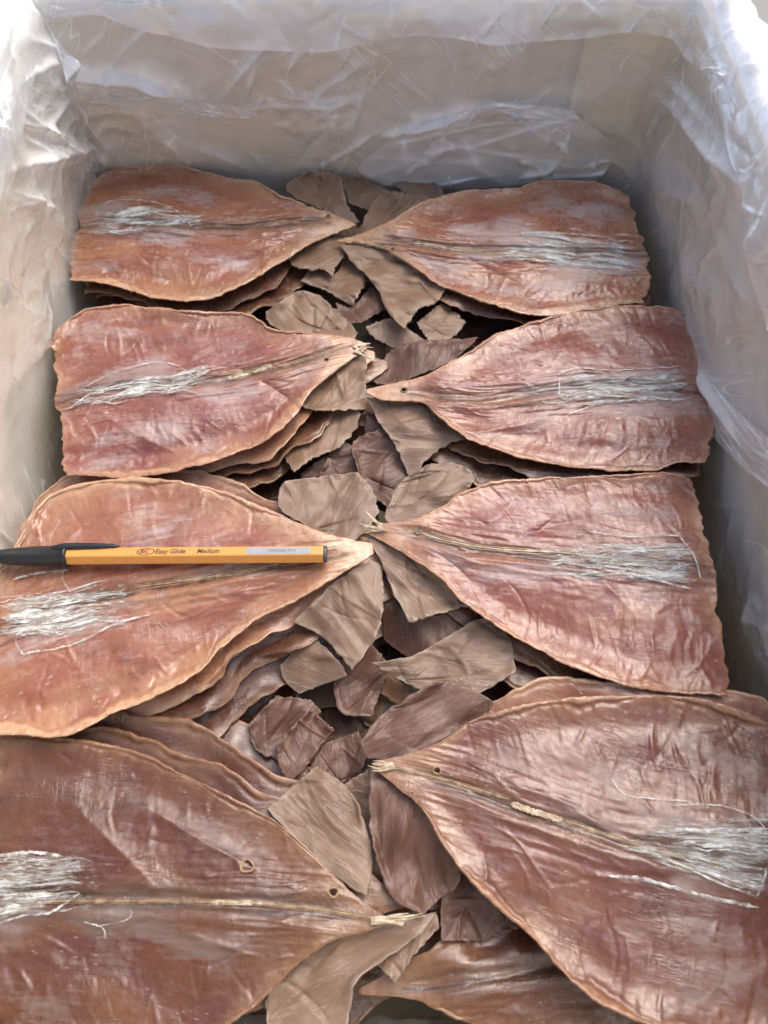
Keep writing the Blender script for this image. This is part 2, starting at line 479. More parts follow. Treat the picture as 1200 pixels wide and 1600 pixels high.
def perimeter(n, r=0.016):
    """rounded loop along the inside of the box; returns points, inward normals"""
    c = [np.array(p) for p in BXC]
    pts = []
    for i in range(4):
        p, q, s = c[i - 1], c[i], c[(i + 1) % 4]
        e1 = (p - q) / np.linalg.norm(p - q); e2 = (s - q) / np.linalg.norm(s - q)
        for k in range(13):
            t = k / 12
            pts.append((q + e1 * r) * (1 - t) ** 2 + 2 * q * t * (1 - t) + (q + e2 * r) * t ** 2)
    pts = np.array(pts + [pts[0]])
    L = np.concatenate([[0], np.cumsum(np.linalg.norm(np.diff(pts, axis=0), axis=1))])
    s = np.linspace(0, L[-1], n, endpoint=False)
    q = np.stack([np.interp(s, L, pts[:, k]) for k in (0, 1)], 1)
    tg = np.roll(q, -1, 0) - np.roll(q, 1, 0)
    tg /= np.linalg.norm(tg, axis=1)[:, None]
    nr = np.stack([-tg[:, 1], tg[:, 0]], 1)
    return q, nr, s * 1000, L[-1] * 1000

def wallhit(px, py):
    """where this line of sight meets the liner wall: index into the loop, height"""
    d = rays(px, py)
    best = None
    for i in range(4):
        a = np.array(BXC[i]); b = np.array(BXC[(i + 1) % 4]); e = b - a
        n = np.array([-e[1], e[0]])
        den = d[0] * n[0] + d[1] * n[1]
        if abs(den) < 1e-9: continue
        t = (a @ n) / den
        if t <= 0: continue
        p = d * t; h = p[2] + CAMZ
        s = ((p[:2] - a) @ e) / (e @ e)
        if -0.02 <= s <= 1.02 and (best is None or t < best[0]):
            best = (t, np.array([p[0], p[1], h]))
    return best[1]

LINER = thing('liner_bag', 'crinkled clear plastic bag lining the carton and folded over its rim', 'plastic bag', (0, 0.17, FLOOR))
def liner():
    n = 1600
    q, nr, um, Lm = perimeter(n)
    prof = []          # (outwards, z, kind) in mm
    for z in np.arange(-45, 92, 0.95): prof.append((0, z))
    for k in range(1, 12):
        a = math.pi * k / 12
        prof.append((6.5 - 6.5 * math.cos(a), 92 + 9 * math.sin(a)))
    for z in np.arange(92, 40, -2.5): prof.append((13 + (92 - z) * 0.5, z))
    prof = np.array(prof); m = len(prof)
    H = np.concatenate([[0], np.cumsum(np.linalg.norm(np.diff(prof, axis=0), axis=1))]) - 45
    U, Hh = np.meshgrid(um, H, indexing='ij')
    rng = random.Random(5)
    creases = []
    def pxc(x0, y0, x1, y1, wd, amp, cv=0.0):
        a, b = wallhit(x0, y0), wallhit(x1, y1)
        ua = um[np.argmin(((q - a[:2]) ** 2).sum(1))]; ub = um[np.argmin(((q - b[:2]) ** 2).sum(1))]
        ha, hb = a[2] * 1000, b[2] * 1000
        ln = math.hypot(ub - ua, hb - ha) / 2 * 1.25
        creases.append(((ua + ub) / 2, (ha + hb) / 2, math.atan2(hb - ha, ub - ua), ln, wd, amp, cv))
    # folds seen in the photograph
    for c in [(0, 140, 380, 168, 6, 7), (380, 165, 560, 150, 4, 3), (140, 60, 180, 30, 1.5, 2), (190, 75, 240, 32, 1.5, 2.5),
              (180, 82, 165, 140, 1.5, 3), (180, 100, 280, 140, 3, 3), (345, 150, 430, 50, 2.5, 4), (375, 160, 405, 95, 1.2, 3),
              (440, 110, 490, 60, 2, 2), (480, 150, 590, 75, 3, 3), (530, 100, 545, 65, 1.2, 2), (545, 210, 575, 120, 1.5, 3),
              (490, 262, 600, 190, 2, 4), (460, 260, 520, 180, 4, -3), (300, 250, 230, 175, 6, 3), (400, 260, 240, 190, 8, 3),
              (600, 205, 760, 160, 5, 7, 0.002), (760, 158, 890, 175, 4, 7), (600, 280, 680, 230, 3, 4), (700, 165, 690, 215, 1.2, 3),
              (800, 160, 810, 185, 1.2, 4), (890, 170, 880, 230, 2, 4), (880, 235, 790, 275, 2.5, 4), (930, 205, 920, 275, 2, 5),
              (960, 235, 895, 250, 2, 4), (850, 190, 905, 245, 2, 3), (700, 255, 705, 290, 1.5, 4), (650, 230, 740, 210, 3, 3),
              (0, 165, 130, 275, 2, 5), (0, 190, 95, 220, 2, 4), (60, 130, 130, 200, 2, 4), (70, 150, 50, 230, 2, 4),
              (0, 265, 180, 245, 5, 8), (120, 150, 190, 240, 3, 5), (20, 60, 110, 110, 2.5, 4), (60, 35, 110, 95, 2, 4),
              (0, 300, 75, 330, 2, 4), (0, 330, 60, 300, 2, 3), (20, 215, 60, 245, 1.5, 3), (100, 225, 175, 250, 2, 3),
              (1050, 140, 1190, 300, 4, 9), (1060, 110, 1130, 200, 3, 5), (1020, 210, 1060, 165, 2, 4), (1070, 190, 1040, 250, 2, 3),
              (1180, 100, 1200, 160, 2, 4), (1150, 110, 1165, 150, 1.5, 3), (1100, 420, 1140, 380, 2, 2), (1125, 320, 1140, 300, 1.2, 1.5),
              (1090, 560, 1190, 720, 5, 7), (1150, 560, 1190, 540, 1.5, 2), (1040, 300, 1110, 320, 3, 2), (1150, 430, 1190, 480, 3, 2)]:
        try: pxc(*c)
        except Exception: pass
    # and many smaller random ones
    for k in range(210):
        u0 = rng.uniform(0, Lm); h0 = rng.uniform(-30, 95)
        ang = rng.choice([1, -1]) * rng.uniform(0.5, 1.45)
        ln = rng.uniform(4, 26); creases.append((u0, h0, ang, ln, rng.uniform(0.4, 1.4), rng.uniform(0.25, 1.9), rng.uniform(-.012, .012)))
    d = np.zeros_like(U)
    d += 3.2 + 4.5 * fbm(U / 80, Hh / 70, 3, 2)
    # the bag bridges the corners, more so towards the top
    for i, cpt in enumerate(BXC):
        uc = um[np.argmin(((q - np.array(cpt)) ** 2).sum(1))]
        dist = np.minimum(np.abs(U - uc), Lm - np.abs(U - uc))
        amt = (15, 9, 10, 16)[i]
        d += amt * np.exp(-(dist / 26) ** 2) * smooth(10, 90, Hh) * (0.8 + 0.5 * perlin(Hh / 25, U / 60, 40 + i))
    d += crease_field(U, Hh, creases)
    # clusters of tight crumpling
    crum = smooth(0.12, 0.5, fbm(U / 90, Hh / 80, 71, 2))
    for px_, py_, rad in ((60, 190, 42), (170, 180, 30), (20, 330, 30), (850, 235, 40), (690, 250, 34), (500, 180, 26), (1150, 130, 26)):
        hit = wallhit(px_, py_)
        uh = um[np.argmin(((q - hit[:2]) ** 2).sum(1))]
        crum = np.maximum(crum, np.exp(-(((U - uh) / rad) ** 2 + ((Hh - hit[2] * 1000) / (rad * 0.8)) ** 2)))
    wx, wy = U + 5 * perlin(U / 20, Hh / 20, 4), Hh + 5 * perlin(U / 20, Hh / 20, 6)
    va, vb = voro((wx + 0.5 * wy) / 24, (wy - 0.4 * wx) / 15, 1), voro((wx - 0.6 * wy) / 12, (wy + 0.5 * wx) / 8, 2)
    vc = voro((wx + 0.4 * wy) / 7, (wy - 0.7 * wx) / 4.5, 3)
    d += crum * (5.0 * va[0] + 2.5 * vb[0] + 0.8 * vc[0]) + 0.9 * va[0]
    cw = 0.55 + 0.55 * np.maximum(np.exp(-(va[1] - va[0]) / 0.05), 0.8 * np.exp(-(vb[1] - vb[0]) / 0.07))
    d = np.where(d < 1.0, 1.0 + 0.25 * np.tanh(d - 1.0), d)
    d *= 0.9
    front = smooth(-0.02, -0.04, q[:, 1])[:, None]
    d += front * 4 * np.exp(-((Hh - 12) / 16) ** 2)
    top = smooth(92, 104, Hh)
    O = prof[None, :, 0]; Z = prof[None, :, 1] + np.zeros_like(U)
    inw = d * (1 - top) + top * 0
    rise = top * (2.0 + 4 * np.clip(fbm(U / 60, Hh / 40, 12, 2) + 0.2, 0, 1))
    O2 = -O + inw - 0.4 * top * np.abs(crease_field(U, Hh, creases[-120:])) - top * rise * 0.6
    Z = Z + rise * (1 - smooth(112, 135, Hh)) + (1 - top) * 0.8 * perlin(U / 12, Hh / 12, 8)
    # how far down each side the bag still hugs the wall
    X = q[:, None, 0] + nr[:, None, 0] * O2 / 1000
    Y = q[:, None, 1] + nr[:, None, 1] * O2 / 1000
    V = np.stack([X, Y - 0.17, Z / 1000 - FLOOR], -1).reshape(-1, 3)
    ob = mesh_obj('bag_wall', V, grid_faces(n, m, wrap=True), M_FILM, LINER)
    cf = np.abs(crease_field(U, Hh, creases))
    fo = np.clip(cf / 3.2, 0, 1) ** 1.2 + 0.9 * crum * np.clip(cw - 0.55, 0, 1) 
    fo = fo * (0.5 + 0.9 * np.abs(fbm(U / 14, Hh / 25, 90, 2)))
    add_attr(ob, 'fold', np.stack([np.clip(fo, 0, 1), 0 * fo, 0 * fo], -1))
    add_attr(ob, 'film', np.stack([U, Hh, 0 * U], -1))
    # folded hem hanging inside the rim
    prof = []
    for k in range(0, 12):
        a = math.pi * k / 11
        prof.append((7 + 11 * math.cos(a), 95 + 10 * math.sin(a)))
    for k in range(1, 26): prof.append((-4.0 - 0.06 * k, 95 - k * 1.0))
    prof = np.array(prof); m = len(prof)
    H = np.concatenate([[0], np.cumsum(np.linalg.norm(np.diff(prof, axis=0), axis=1))])
    U, Hh = np.meshgrid(um, H, indexing='ij')
    hang = np.clip(0.6 + 0.8 * fbm(U / 130, U * 0, 81, 2), 0.15, 1.25)          # uneven lower edge
    K = np.maximum(np.arange(m) - 11, 0)[None, :] / 25.0
    Zp = np.where(K > 0, 95 - 25 * K * hang, prof[None, :, 1])
    d = 3.0 * fbm(U / 60, Hh / 50, 55, 3) + 0.6 * ridged(U / 30, Hh / 45, 57, 2)
    cr2 = [(rng.uniform(0, Lm), rng.uniform(0, 60), rng.uniform(0.6, 2.5), rng.uniform(8, 25), rng.uniform(0.6, 2), rng.uniform(0.4, 1.8), 0) for k in range(150)]
    d = d + crease_field(U, Hh, cr2)
    O2 = -prof[None, :, 0] + np.abs(d) * (K > 0) + 2.5 * K + 3 * np.clip(fbm(U / 50, Hh / 90, 14, 2), 0, 1) * K
    Zp = Zp + np.where(K > 0, 0.6 * d, 1.4 * d) + 1.0
    X = q[:, None, 0] + nr[:, None, 0] * O2 / 1000
    Y = q[:, None, 1] + nr[:, None, 1] * O2 / 1000
    V = np.stack([X, Y - 0.17, Zp / 1000 - FLOOR], -1).reshape(-1, 3)
    ob = mesh_obj('folded_hem', V, grid_faces(n, m, wrap=True), M_FILM2, LINER)
    fo = np.clip(np.abs(crease_field(U, Hh, cr2)) / 2.0, 0, 1)
    add_attr(ob, 'fold', np.stack([fo, 0 * fo, 0 * fo], -1))
    add_attr(ob, 'film', np.stack([U + 400, Hh, 0 * U + 5], -1))
liner()

def coons(sides, n, m):
    """patch from four side polylines: bottom (0,0)-(1,0), right, top (0,1)-(1,1), left"""
    b, r, t, l = sides
    b, t = spline(b, n), spline(t, n); l, r = spline(l, m), spline(r, m)
    s = np.linspace(0, 1, n)[:, None, None]; k = np.linspace(0, 1, m)[None, :, None]
    g = (1 - k) * b[:, None] + k * t[:, None] + (1 - s) * l[None] + s * r[None]
    g -= (1 - s) * (1 - k) * b[0] + s * (1 - k) * b[-1] + (1 - s) * k * t[0] + s * k * t[-1]
    return g

def poly_sides(poly):
    p = [np.array(v, float) for v in poly]
    n = len(p)
    best, bi = -1, None
    for c in combinations(range(n), 4):
        q = [p[i] for i in c]
        ar = abs(sum(q[i][0] * q[(i + 1) % 4][1] - q[(i + 1) % 4][0] * q[i][1] for i in range(4)))
        sl_ = [np.linalg.norm(q[i] - q[(i + 1) % 4]) for i in range(4)]
        sc = ar * (min(sl_) / max(sl_)) ** 0.25
        if sc > best: best, bi = sc, c
    def seg(a, b):
        r = [p[a]]; i = a
        while i != b: i = (i + 1) % n; r.append(p[i])
        return r
    a, b, c, d = bi
    return [seg(a, b), seg(b, c), seg(c, d)[::-1], seg(d, a)[::-1]]

def film_patch(name, poly, inward, seed, mat, n=90, m=70):
    """an extra fold of the bag lying in front of the wall"""
    g = coons(poly_sides(poly), n, m)
    W = np.array([[wallhit(x, y) for x, y in row] for row in g])
    cc = np.array([0.0, 0.17])
    A = np.linspace(0, 60, n)[:, None] + np.zeros((n, m)); B = np.linspace(0, 60, m)[None] + np.zeros((n, m))
    r = random.Random(seed)
    cr = [(r.uniform(0, 60), r.uniform(0, 60), r.uniform(0, 3.1), r.uniform(8, 30), r.uniform(0.6, 2.5), r.uniform(0.3, 2.2), 0) for k in range(30)]
    d = inward + 3 * fbm(A / 22, B / 22, seed, 3) + crease_field(A, B, cr)
    dirs = np.stack([W[..., 0] * -1, W[..., 1] * -1, CAMZ - W[..., 2]], -1)
    dirs /= np.linalg.norm(dirs, axis=-1)[..., None]
    W = W + dirs * (np.clip(d, 1.5, 30) / 1000)[..., None]
    W[..., 1] -= 0.17; W[..., 2] -= FLOOR
    ob = mesh_obj(name, W.reshape(-1, 3), grid_faces(n, m), mat, LINER)
    fo = np.clip(np.abs(crease_field(A, B, cr)) / 2.2, 0, 1)
    add_attr(ob, 'fold', np.stack([fo, 0 * fo, 0 * fo], -1))
    add_attr(ob, 'film', np.stack([W[..., 0] * 1000 + W[..., 1] * 700, W[..., 2] * 1000, 0 * A + seed], -1))
film_patch('loose_fold', [(1046, 105), (1085, 150), (1120, 200), (1160, 245), (1196, 300), (1186, 302), (1140, 265), (1095, 225), (1060, 175)], 13, 3, M_FILM2)
film_patch('loose_fold', [(1050, 545), (1085, 570), (1150, 640), (1210, 690), (1215, 775), (1170, 740), (1120, 690), (1095, 640)], 12, 4, M_FILM2)
film_patch('loose_fold', [(560, 262), (620, 215), (700, 180), (780, 160), (890, 172), (960, 232), (930, 290), (850, 288), (700, 295), (600, 290)], 10, 6, M_FILM)
film_patch('loose_fold', [(-20, 125), (100, 132), (240, 150), (400, 172), (390, 185), (250, 178), (120, 170), (-20, 165)], 12, 8, M_FILM)

# ------------------------------------------------------------------ height of what already lies on top, along each line of sight
CELL = 4.0
HX0, HY0 = -260, 160
HW, HH = 460, 420
HM = np.full((HW, HH), 9.0)
HB = HM.copy()
def hm_read(px, py):
    x = np.clip((px - HX0) / CELL - 0.5, 0, HW - 1.001); y = np.clip((py - HY0) / CELL - 0.5, 0, HH - 1.001)
    i, j = x.astype(int), y.astype(int); fx, fy = x - i, y - j
    return (HB[i, j] * (1 - fx) + HB[i + 1, j] * fx) * (1 - fy) + (HB[i, j + 1] * (1 - fx) + HB[i + 1, j + 1] * fx) * fy
def hm_write(px, py, z):
    global HB
    i = np.clip(((px - HX0) / CELL).astype(int), 0, HW - 1); j = np.clip(((py - HY0) / CELL).astype(int), 0, HH - 1)
    t = np.full((HW, HH), 9.0)
    np.minimum.at(t, (i.ravel(), j.ravel()), z.ravel())
    for ax in (0, 1):
        for _ in range(2):
            t = np.minimum(t, np.minimum(np.roll(t, 1, ax), np.roll(t, -1, ax)))
    np.minimum(HM, t, out=HM)
    b = HM.copy()
    for _ in range(14):                       # lift the limit gently away from each edge so sheets below bend, not step
        for ax in (0, 1):
            b = np.minimum(b, np.minimum(np.roll(b, 1, ax), np.roll(b, -1, ax)) + 0.0005)
    for _ in range(2):
        for ax in (0, 1): b = (np.roll(b, 1, ax) + 2 * b + np.roll(b, -1, ax)) / 4
    HB = np.minimum(b, np.where(HM < 5, HM + 0.0004, 9.0))

GAP = 0.0016
# ------------------------------------------------------------------ squid
def mantle(name, root, U, M, L, z, seed, res=(220, 150), mat=None, lift=(2.5, 3.5), tipz=0.0, basez=0.0, rel=1.0, holes=(), bloom=0.5, under=False, lip=(1.8, 1.8)):
    """one continuous body sheet between its two edges U and L; M is the line of the midrib.
    z: mean height (mm); lift: how far each edge curls up (mm)"""
    n, m = res
    rs = np.random.RandomState(seed)
    u, c, l = spline(U, n), spline(M, n), spline(L, n)
    wob = np.arange(n) / n
    for arr, sd_ in ((u, 1), (l, 2)):
        tg = np.gradient(arr, axis=0); tg /= np.linalg.norm(tg, axis=1)[:, None] + 1e-9
        nn = np.stack([-tg[:, 1], tg[:, 0]], 1)
        arr += nn * ((4.0 if not under else 20.0) * fbm(wob * (9 if not under else 6) + seed, wob * 0, seed + sd_, 4) * smooth(0.03, 0.25, wob) + 1.5 * fbm(wob * 55, wob * 0 + 3.3, seed + sd_ + 40, 3))[:, None]
    t = np.linspace(0, 1, m)
    t = 0.5 - 0.5 * np.cos(np.pi * (0.12 + 0.76 * t)) ; t = (t - t[0]) / (t[-1] - t[0])   # denser near the rims
    T = t[None, :]
    cm = 0.5 * (u + l)
    c = cm + (c - cm) * 0.8
    a0 = (1 - T) * (1 - 2 * T); a1 = 4 * T * (1 - T); a2 = T * (2 * T - 1)
    G = a0[..., None] * u[:, None] + a1[..., None] * c[:, None] + a2[..., None] * l[:, None]
    # ragged base edge
    S = np.linspace(0, 1, n)[:, None] + 0 * T
    tipdir = (c[-1] - c[-12]); tipdir = tipdir / np.linalg.norm(tipdir)
    rag = (9 * fbm(T * 5 + seed, T * 0, seed + 5, 4) + 5 * ridged(T * 11, T * 0 + .3, seed + 6, 3)) * smooth(0.88, 1.0, S)
    G = G + rag[..., None] * tipdir
    PX, PY = G[..., 0], G[..., 1]
    W0 = P(PX, PY, np.full_like(PX, z / 1000))
    cen = W0[:, m // 2]
    A = np.concatenate([[0], np.cumsum(np.linalg.norm(np.diff(cen, axis=0), axis=1))])[:, None] * 1000 + 0 * T
    wid = np.linalg.norm(W0[:, 0] - W0[:, -1], axis=1)[:, None] * 1000
    B = (T - 0.5) * wid
    eu, el = T * wid, (1 - T) * wid
    eb = (1 - S) * A[-1, 0]
    ee = np.minimum(np.minimum(eu, el), eb + 1.0)
    bodyw = smooth(4, 30, wid)
    h = np.full_like(PX, 0.0)
    h += 2.4 * bodyw * (1 - (2 * T - 1) ** 2)
    h += 2.8 * bodyw * fbm(A / 48, B / 40, seed + 20, 2)
    h += (tipz * (1 - S) ** 2 + basez * S ** 2)
    for e, lf, sd_ in ((eu, lift[0], 3), (el, lift[1], 4)):
        k = lf * (0.65 + 0.8 * perlin(A / 38, A * 0, seed + sd_)) * bodyw
        h += k * (np.exp(-(e / 6.0) ** 2) - 0.35 * np.exp(-((e - 11) / 5.0) ** 2))
    bead = smooth(0.3, 1.2, ee) * 0
    bw = np.clip(0.45 + 1.1 * fbm(A / 24, T * 1.5, seed + 9, 2), 0.05, 1.1) * smooth(-2, 9, eb)
    h += rel * bw * (0.45 * np.exp(-((ee - 0.8) / 0.8) ** 2) - 0.35 * np.exp(-((ee - 4.2) / 2.2) ** 2)) * bodyw
    lipm = np.zeros_like(h)
    for e, lw_, sd_ in ((eu, lip[0], 51), (el, lip[1], 52)):
        wv = np.maximum(lw_ * (0.85 + 1.7 * fbm(A / 30, T * 0, seed + sd_, 4)) * smooth(0.05, 0.35, S) * (1 - 0.6 * smooth(0.85, 1, S)), 0.3)
        st_ = 1 - smooth(0.75, 1.25, e / wv)
        lipm = np.maximum(lipm, st_ * smooth(0.5, 2.0, wv))
        h += bodyw * np.clip(wv / 3, 0, 1.3) * (0.9 * st_ - 0.7 * np.exp(-((e / wv - 1.5) / 0.5) ** 2))
    # groove and ridge along the middle
    wand = 1.6 * perlin(A / 30, A * 0 + 2.2, seed + 8)
    mid = B - wand
    h += -1.7 * np.exp(-(mid / 3.2) ** 2) * smooth(0.06, 0.2, S) + 0.9 * np.exp(-((mid - 5) / 3.0) ** 2) * bodyw
    # wrinkles running across, strongest towards the base and the sides
    wa = A + 5 * fbm(A / 30, B / 22, seed + 30, 2)
    wm = smooth(0.28, 0.75, S) * smooth(0.12, 0.5, np.abs(2 * T - 1)) * smooth(-0.25, 0.35, fbm(A / 26, B / 20, seed + 31, 2))
    h += rel * 0.45 * wm * ridged(wa / 8.5, B / 34, seed + 33, 2)
    # streaks running lengthwise near the middle
    lm = np.exp(-(mid / 14) ** 2) * bodyw
    h += rel * 0.85 * lm * ridged(A / 42 + 0.2 * perlin(A / 14, B / 9, seed + 44), B / 4.6, seed + 41, 2)
    # individual creases
    rr = random.Random(seed)
    Lmm, Wmm = A[-1, 0], wid.max()
    cr = []
    for k in range(int(170 * rel)):
        aa = rr.uniform(0.2, 1.0) * Lmm; bb = rr.uniform(-0.5, 0.5) * Wmm
        cross = abs(bb) > 0.18 * Wmm
        ang = rr.gauss(math.pi / 2, 0.45) if cross else rr.gauss(0, 0.35)
        cr.append((aa, bb, ang, rr.uniform(2, 14), rr.uniform(0.25, 0.8), rr.choice([1, 1, -1]) * rr.uniform(0.12, 0.7), rr.uniform(-.03, .03)))
    for k in range(5):
        cr.append((rr.uniform(0.25, 0.9) * Lmm, rr.uniform(-0.35, 0.35) * Wmm, rr.gauss(0, 0.5), rr.uniform(20, 45), rr.uniform(2, 5), rr.uniform(-1.6, 1.6), rr.uniform(-.006, .006)))
    h += rel * bodyw * crease_field(A, B, cr)
    h += rel * 0.12 * fbm(A / 2.6, B / 2.6, seed + 60, 2) * bodyw
    h += rel * 0.5 * bodyw * smooth(-0.1, 0.6, fbm(A / 33, B / 30, seed + 64, 2)) * fbm(A / 17 + 0.3 * perlin(A / 9, B / 9, seed), B / 11, seed + 62, 3)
    Z = (z + h) / 1000
    cap = hm_read(PX, PY) - GAP
    k = 0.0012
    Z = -k * np.logaddexp(-Z / k, -np.minimum(cap, 0.05) / k)
    W = P(PX, PY, Z)
    hm_write(PX, PY, Z)
    keep = np.ones((n - 1, m - 1), bool)
    for hx, hy, hr in holes:
        cxp = 0.25 * (PX[1:, 1:] + PX[:-1, 1:] + PX[1:, :-1] + PX[:-1, :-1]); cyp = 0.25 * (PY[1:, 1:] + PY[:-1, 1:] + PY[1:, :-1] + PY[:-1, :-1])
        keep &= ((cxp - hx) ** 2 + ((cyp - hy) * 1.1) ** 2) > (hr * 0.95) ** 2
    orig = np.array(root.location)
    o = mesh_obj('mantle', W.reshape(-1, 3) - orig, grid_faces(n, m, keep), mat, root)
    add_attr(o, 'mm', np.stack([A + seed * 37, B + seed * 11, 0 * A + seed], -1))
    # pigment: thin pale rim and tip, salt bloom, redder flanks
    ew = np.clip(4.2 + 5.5 * fbm(A / 28, T * 2, seed + 66, 3), 1.6, 9)
    edge = np.exp(-(ee / ew) ** 1.2) * 0.95 + 0.85 * np.exp(-(A / 26) ** 2) + 0.45 * np.exp(-(mid / 5) ** 2) * smooth(0.0, 0.6, 1 - S)
    edge = np.maximum(edge, lipm)
    edge += 0.3 * smooth(0.1, 0.5, fbm(A / 30, B / 16, seed + 70, 3))
    hp = h - (2.4 * bodyw * (1 - (2 * T - 1) ** 2))
    bl = bloom * 0.62 + 0.85 * fbm(A / 38, B / 19, seed + 77, 5) + 0.3 * np.exp(-(mid / 15) ** 2) * S - 0.5 * np.exp(-(ee / 7))
    rd = 0.5 + 0.9 * fbm(A / 55, B / 24, seed + 88, 3) + 0.35 * np.abs(2 * T - 1) * bodyw - 0.5 * np.exp(-((ee - 9) / 5) ** 2)
    add_attr(o, 'mask', np.stack([np.clip(edge, 0, 1), np.clip(bl, 0, 1), np.clip(rd, 0, 1)], -1))
    mw = 0.5 + 0.9 * fbm(A / 25, A * 0 + 5, seed + 90, 2)
    ve = smooth(0.04, 0.14, S) * (1 - 0.5 * smooth(0.75, 1.0, S)) * (0.95 * np.exp(-((mid - 1.6) / 1.1) ** 2) * np.clip(mw + .25, 0, 1) + 0.8 * np.exp(-((mid + 2.0) / 0.9) ** 2) * np.clip(0.9 - mw, 0, 1) + 0.4 * np.exp(-(mid / 6) ** 2))
    ve += 0.35 * np.exp(-(mid / 11) ** 2) * smooth(0.5, 0.8, S)
    add_attr(o, 'vein', np.stack([np.clip(ve, 0, 1), 0 * ve, 0 * ve], -1))
    if np.cross(W[n // 2 + 1, m // 2] - W[n // 2, m // 2], W[n // 2, m // 2 + 1] - W[n // 2, m // 2])[2] > 0: o.data.flip_normals()
    solidify(o, 0.0011 if not under else 0.0009, -1)
    return dict(PX=PX, PY=PY, Z=Z, obj=o, root=root)

def surf_z(sq, px, py):
    X, Y, Z = sq['PX'][::2, ::2].ravel(), sq['PY'][::2, ::2].ravel(), sq['Z'][::2, ::2].ravel()
    out = np.empty(len(px))
    for i, (x, y) in enumerate(zip(px, py)):
        out[i] = Z[np.argmin((X - x) ** 2 + (Y - y) ** 2)]
    return out

def ribbons(name, sq, lines, mat, lift=0.0004, jit=0.0005, seed=0):
    """thin flat strands lying on the body; lines: list of (px polyline Nx2, half width mm array)"""
    V, F = [], []
    r = random.Random(seed)
    for pts, hw in lines:
        z = surf_z(sq, pts[:, 0], pts[:, 1])
        z = np.convolve(np.pad(z, 2, 'edge'), np.ones(5) / 5, 'valid')
        off = lift + r.random() * jit
        W = P(pts[:, 0], pts[:, 1], z + off)
        tg = np.gradient(W, axis=0); tg /= np.linalg.norm(tg, axis=1)[:, None] + 1e-12
        sd_ = np.stack([-tg[:, 1], tg[:, 0], 0 * tg[:, 0]], 1)
        hw = np.asarray(hw)[:, None] / 1000
        b = len(V)
        th = np.array([0, 0, 1.0]) * np.minimum(hw * 0.35, 0.00014)
        rows = [W - sd_ * hw, W - sd_ * hw * 0.4 + th, W + sd_ * hw * 0.45 + th * 0.8, W + sd_ * hw]
        k = len(rows)
        for i in range(len(W)):
            for q_ in rows: V.append(q_[i])
        for i in range(len(W) - 1):
            for j in range(k - 1):
                F.append((b + i * k + j, b + i * k + j + 1, b + (i + 1) * k + j + 1, b + (i + 1) * k + j))
    V = np.array(V) - np.array(sq['root'].location)
    return mesh_obj(name, V, np.array(F), mat, sq['root'])

